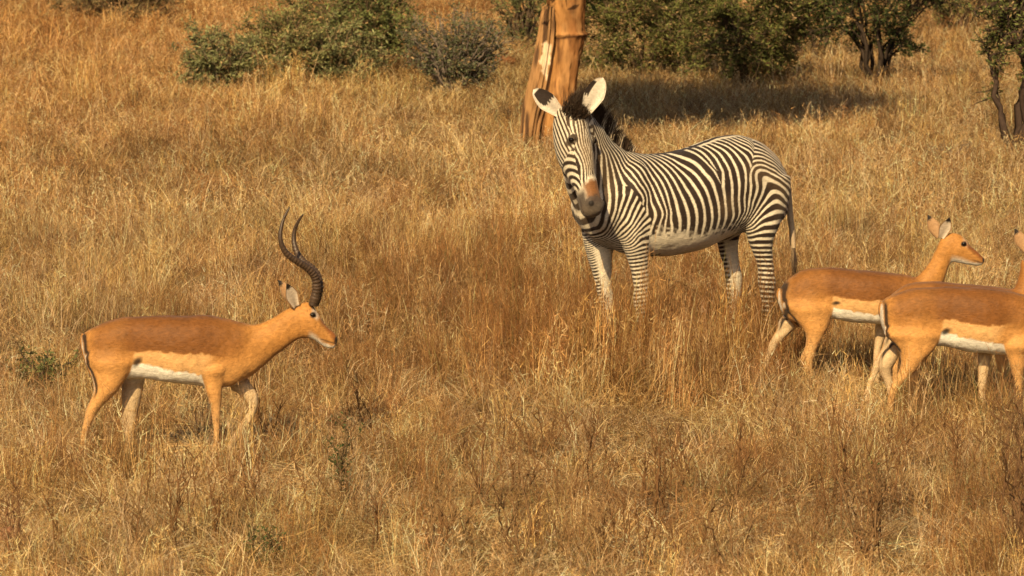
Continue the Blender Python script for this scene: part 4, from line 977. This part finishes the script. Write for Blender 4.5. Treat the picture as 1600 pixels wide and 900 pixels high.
def make_grass():
    rs = np.random.RandomState(77)
    pts = []
    y = 23.0; row = 0
    while y < 106:                                     # a jittered grid of patches, wider apart far away
        dl = np.interp(y, [24, 36, 60, 106], [.47, .49, .60, .95])
        wdt = y * .115 + 1.6; m = int(2 * wdt / dl)
        xx = -wdt + (np.arange(m) + .5 * (row % 2) + rs.uniform(-.2, .2, m)) * dl; yy = y + rs.uniform(-.2, .2, m) * dl
        pts.append(np.stack([xx, yy], 1)); y += dl; row += 1
    p = np.concatenate(pts); x, y = p.T; n = len(p)
    q0 = P(1060, 590); ex = (np.abs(x - q0[0]) < 1.15) & (y > q0[1] - 1.9) & (y < q0[1] + .6)      # the stand round the zebra's legs is twice as thick
    p = np.concatenate([p, p[ex] + rs.uniform(-.22, .22, (ex.sum(), 2))]); x, y = p.T; n = len(p)
    z = ground_z(x, y)
    na = noise2(x * .8, y * .45, 51, 3); nb = noise2(x * .35 + 9, y * .18, 57, 3); nc = noise2(x * 2.2, y * 1.4, 61, 2)
    hgt = .78 + .75 * (na - .5) + .5 * (nc - .5)
    hgt = hgt * np.interp(y, [24, 30, 36, 60, 90], [.78, .84, 1.02, 1.1, 1.3])
    wide = np.interp(y, [24, 36, 60, 106], [.95, 1.0, 1.22, 1.9])
    tint = np.ones((n, 3)) * ((.88 + .55 * (nb - .5) + .75 * (nc - .5)) * np.interp(y, [24, 33, 45, 90], [1.10, 1.04, .97, .95]))[:, None]
    def blob(px, py, sx, sy):
        q = P(px, py); return np.exp(-((x - q[0]) / sx) ** 2 - ((y - q[1]) / sy) ** 2)
    brown = np.clip(blob(690, 480, 1.1, 4.5) + blob(1120, 505, 1.1, 3.0) + blob(520, 560, .5, 2) * .8 + blob(900, 560, .8, 2) * .7 + blob(240, 250, 1.6, 5) * .5, 0, 1)
    orange = np.clip(blob(120, 60, 4.5, 22) + blob(1350, 30, 3, 10) * .8 + blob(760, 10, 3, 8), 0, 1)
    olive = np.clip(blob(600, 140, 1.6, 5) + blob(960, 110, 1.5, 5) * .6 + blob(1480, 650, .5, 1.0) + blob(560, 860, 1.0, 1.2) * .5 + blob(180, 600, .5, .8) * .6 + sstep(.60, .75, nc) * .35, 0, 1)
    # height: tall weeds hide the zebra's legs, the grass is low round the impalas
    def front(px, py, w0, w1, d0, d1):
        q = P(px, py); dx = (x - q[0]); dy = q[1] - y
        return sstep(-w0 - .3, -w0, dx) * sstep(w1 + .3, w1, dx) * sstep(-d1 - .3, -d1, dy) * sstep(d0 + .5, d0, dy)
    low = np.clip(front(300, 720, .85, .75, .1, .7) + front(1300, 612, .55, .5, .5, .5) + front(1490, 665, .5, .8, .0, .6), 0, 1)
    low2 = front(300, 720, 1.0, .9, 3.2, .2)
    tall = front(1060, 585, .92, .75, 1.6, .2) * (1 - low)
    tint = mix(tint, tint * np.array((.76, .66, .54)), brown * .55); tint = mix(tint, tint * np.array((.74, .62, .50)), tall * .7); tint = mix(tint, tint * np.array((1.0, .80, .60)), orange * .8); tint = mix(tint, tint * np.array((.80, .90, .62)), olive * .35)
    hgt = hgt * (1 - .36 * low) * (1 - .12 * low2) + tall * .62 + front(300, 720, .85, .75, 1.0, -.15) * .42 + front(1490, 665, .55, .8, 1.1, -.1) * .28
    keep = np.ones(n, bool)
    # kinds
    u = rs.rand(n); idx = np.zeros(n, int)
    near = np.interp(y, [24, 31, 36, 42], [.85, .75, .40, .12]); near = np.clip(near + low * .3, 0, .92) * (1 - .7 * tall)
    r7 = rs.randint(0, 7, n); r8 = rs.randint(0, 8, n); r5 = rs.randint(0, 5, n); r3 = rs.randint(0, 3, n)
    idx = np.where(u < near, 7 + r8, r7)
    v = rs.rand(n); stemp = .06 + .20 * sstep(.5, .7, nb) + .15 * tall; weedp = .08 + .50 * brown + .45 * tall + .12 * sstep(33, 30, y) + .35 * sstep(.60, .72, na)
    idx = np.where(v < weedp * (1 - low), 15 + r5, np.where(v > 1 - stemp * (1 - low), 20 + r3, idx))
    idx = np.where(y > 43, idx + len(KIN), idx)
    # nothing grows through the trunk
    tb = G(872, 238); keep &= (np.hypot(x - tb[0], y - tb[1]) > .26)
    x, y, z, idx, hgt, wide, tint = x[keep], y[keep], z[keep], idx[keep], hgt[keep], wide[keep], tint[keep]; n = len(x)
    me = bpy.data.meshes.new("grass"); me.vertices.add(n); me.vertices.foreach_set("co", np.stack([x, y, z], 1).astype(np.float32).ravel())
    def at(nm, typ, data, key):
        a_ = me.attributes.new(nm, typ, 'POINT'); a_.data.foreach_set(key, np.ascontiguousarray(data).ravel())
    at("idx", 'INT', idx.astype(np.int32), "value")
    wj = wide * (.92 + .2 * rs.rand(n)); hj = np.clip(hgt, .3, 2.3) * (.88 + .24 * rs.rand(n))
    at("scl", 'FLOAT_VECTOR', np.stack([wj, wj, hj], 1).astype(np.float32), "vector")
    at("rot", 'FLOAT_VECTOR', np.stack([rs.normal(size=n) * .06, rs.normal(size=n) * .06, rs.rand(n) * 6.283], 1).astype(np.float32), "vector")
    at("tint", 'FLOAT_VECTOR', np.clip(tint * (.80 + .36 * rs.rand(n, 1)), .2, 1.35).astype(np.float32), "vector")
    ob = link("grass", me)
    g = bpy.data.node_groups.new("grass_scatter", 'GeometryNodeTree')
    g.interface.new_socket("Geometry", in_out='INPUT', socket_type='NodeSocketGeometry'); g.interface.new_socket("Geometry", in_out='OUTPUT', socket_type='NodeSocketGeometry')
    N = g.nodes; gi = N.new('NodeGroupInput'); go = N.new('NodeGroupOutput'); iop = N.new('GeometryNodeInstanceOnPoints'); ci = N.new('GeometryNodeCollectionInfo')
    ci.inputs[0].default_value = src_col; ci.inputs[1].default_value = True; ci.inputs[2].default_value = True
    def na_(nm, typ):
        q = N.new('GeometryNodeInputNamedAttribute'); q.data_type = typ; q.inputs[0].default_value = nm; return q.outputs[0]
    Lk = g.links
    Lk.new(gi.outputs[0], iop.inputs["Points"]); Lk.new(ci.outputs[0], iop.inputs["Instance"]); iop.inputs["Pick Instance"].default_value = True
    Lk.new(na_("idx", 'INT'), iop.inputs["Instance Index"]); Lk.new(na_("scl", 'FLOAT_VECTOR'), iop.inputs["Scale"])
    e2r = N.new('FunctionNodeEulerToRotation'); Lk.new(na_("rot", 'FLOAT_VECTOR'), e2r.inputs[0]); Lk.new(e2r.outputs[0], iop.inputs["Rotation"])
    Lk.new(iop.outputs[0], go.inputs[0])
    md = ob.modifiers.new("scatter", 'NODES'); md.node_group = g
    tag(ob, "tall dry golden grass covering the whole savanna", "grass", kind="stuff")
    print("grass tufts", n)
make_grass()
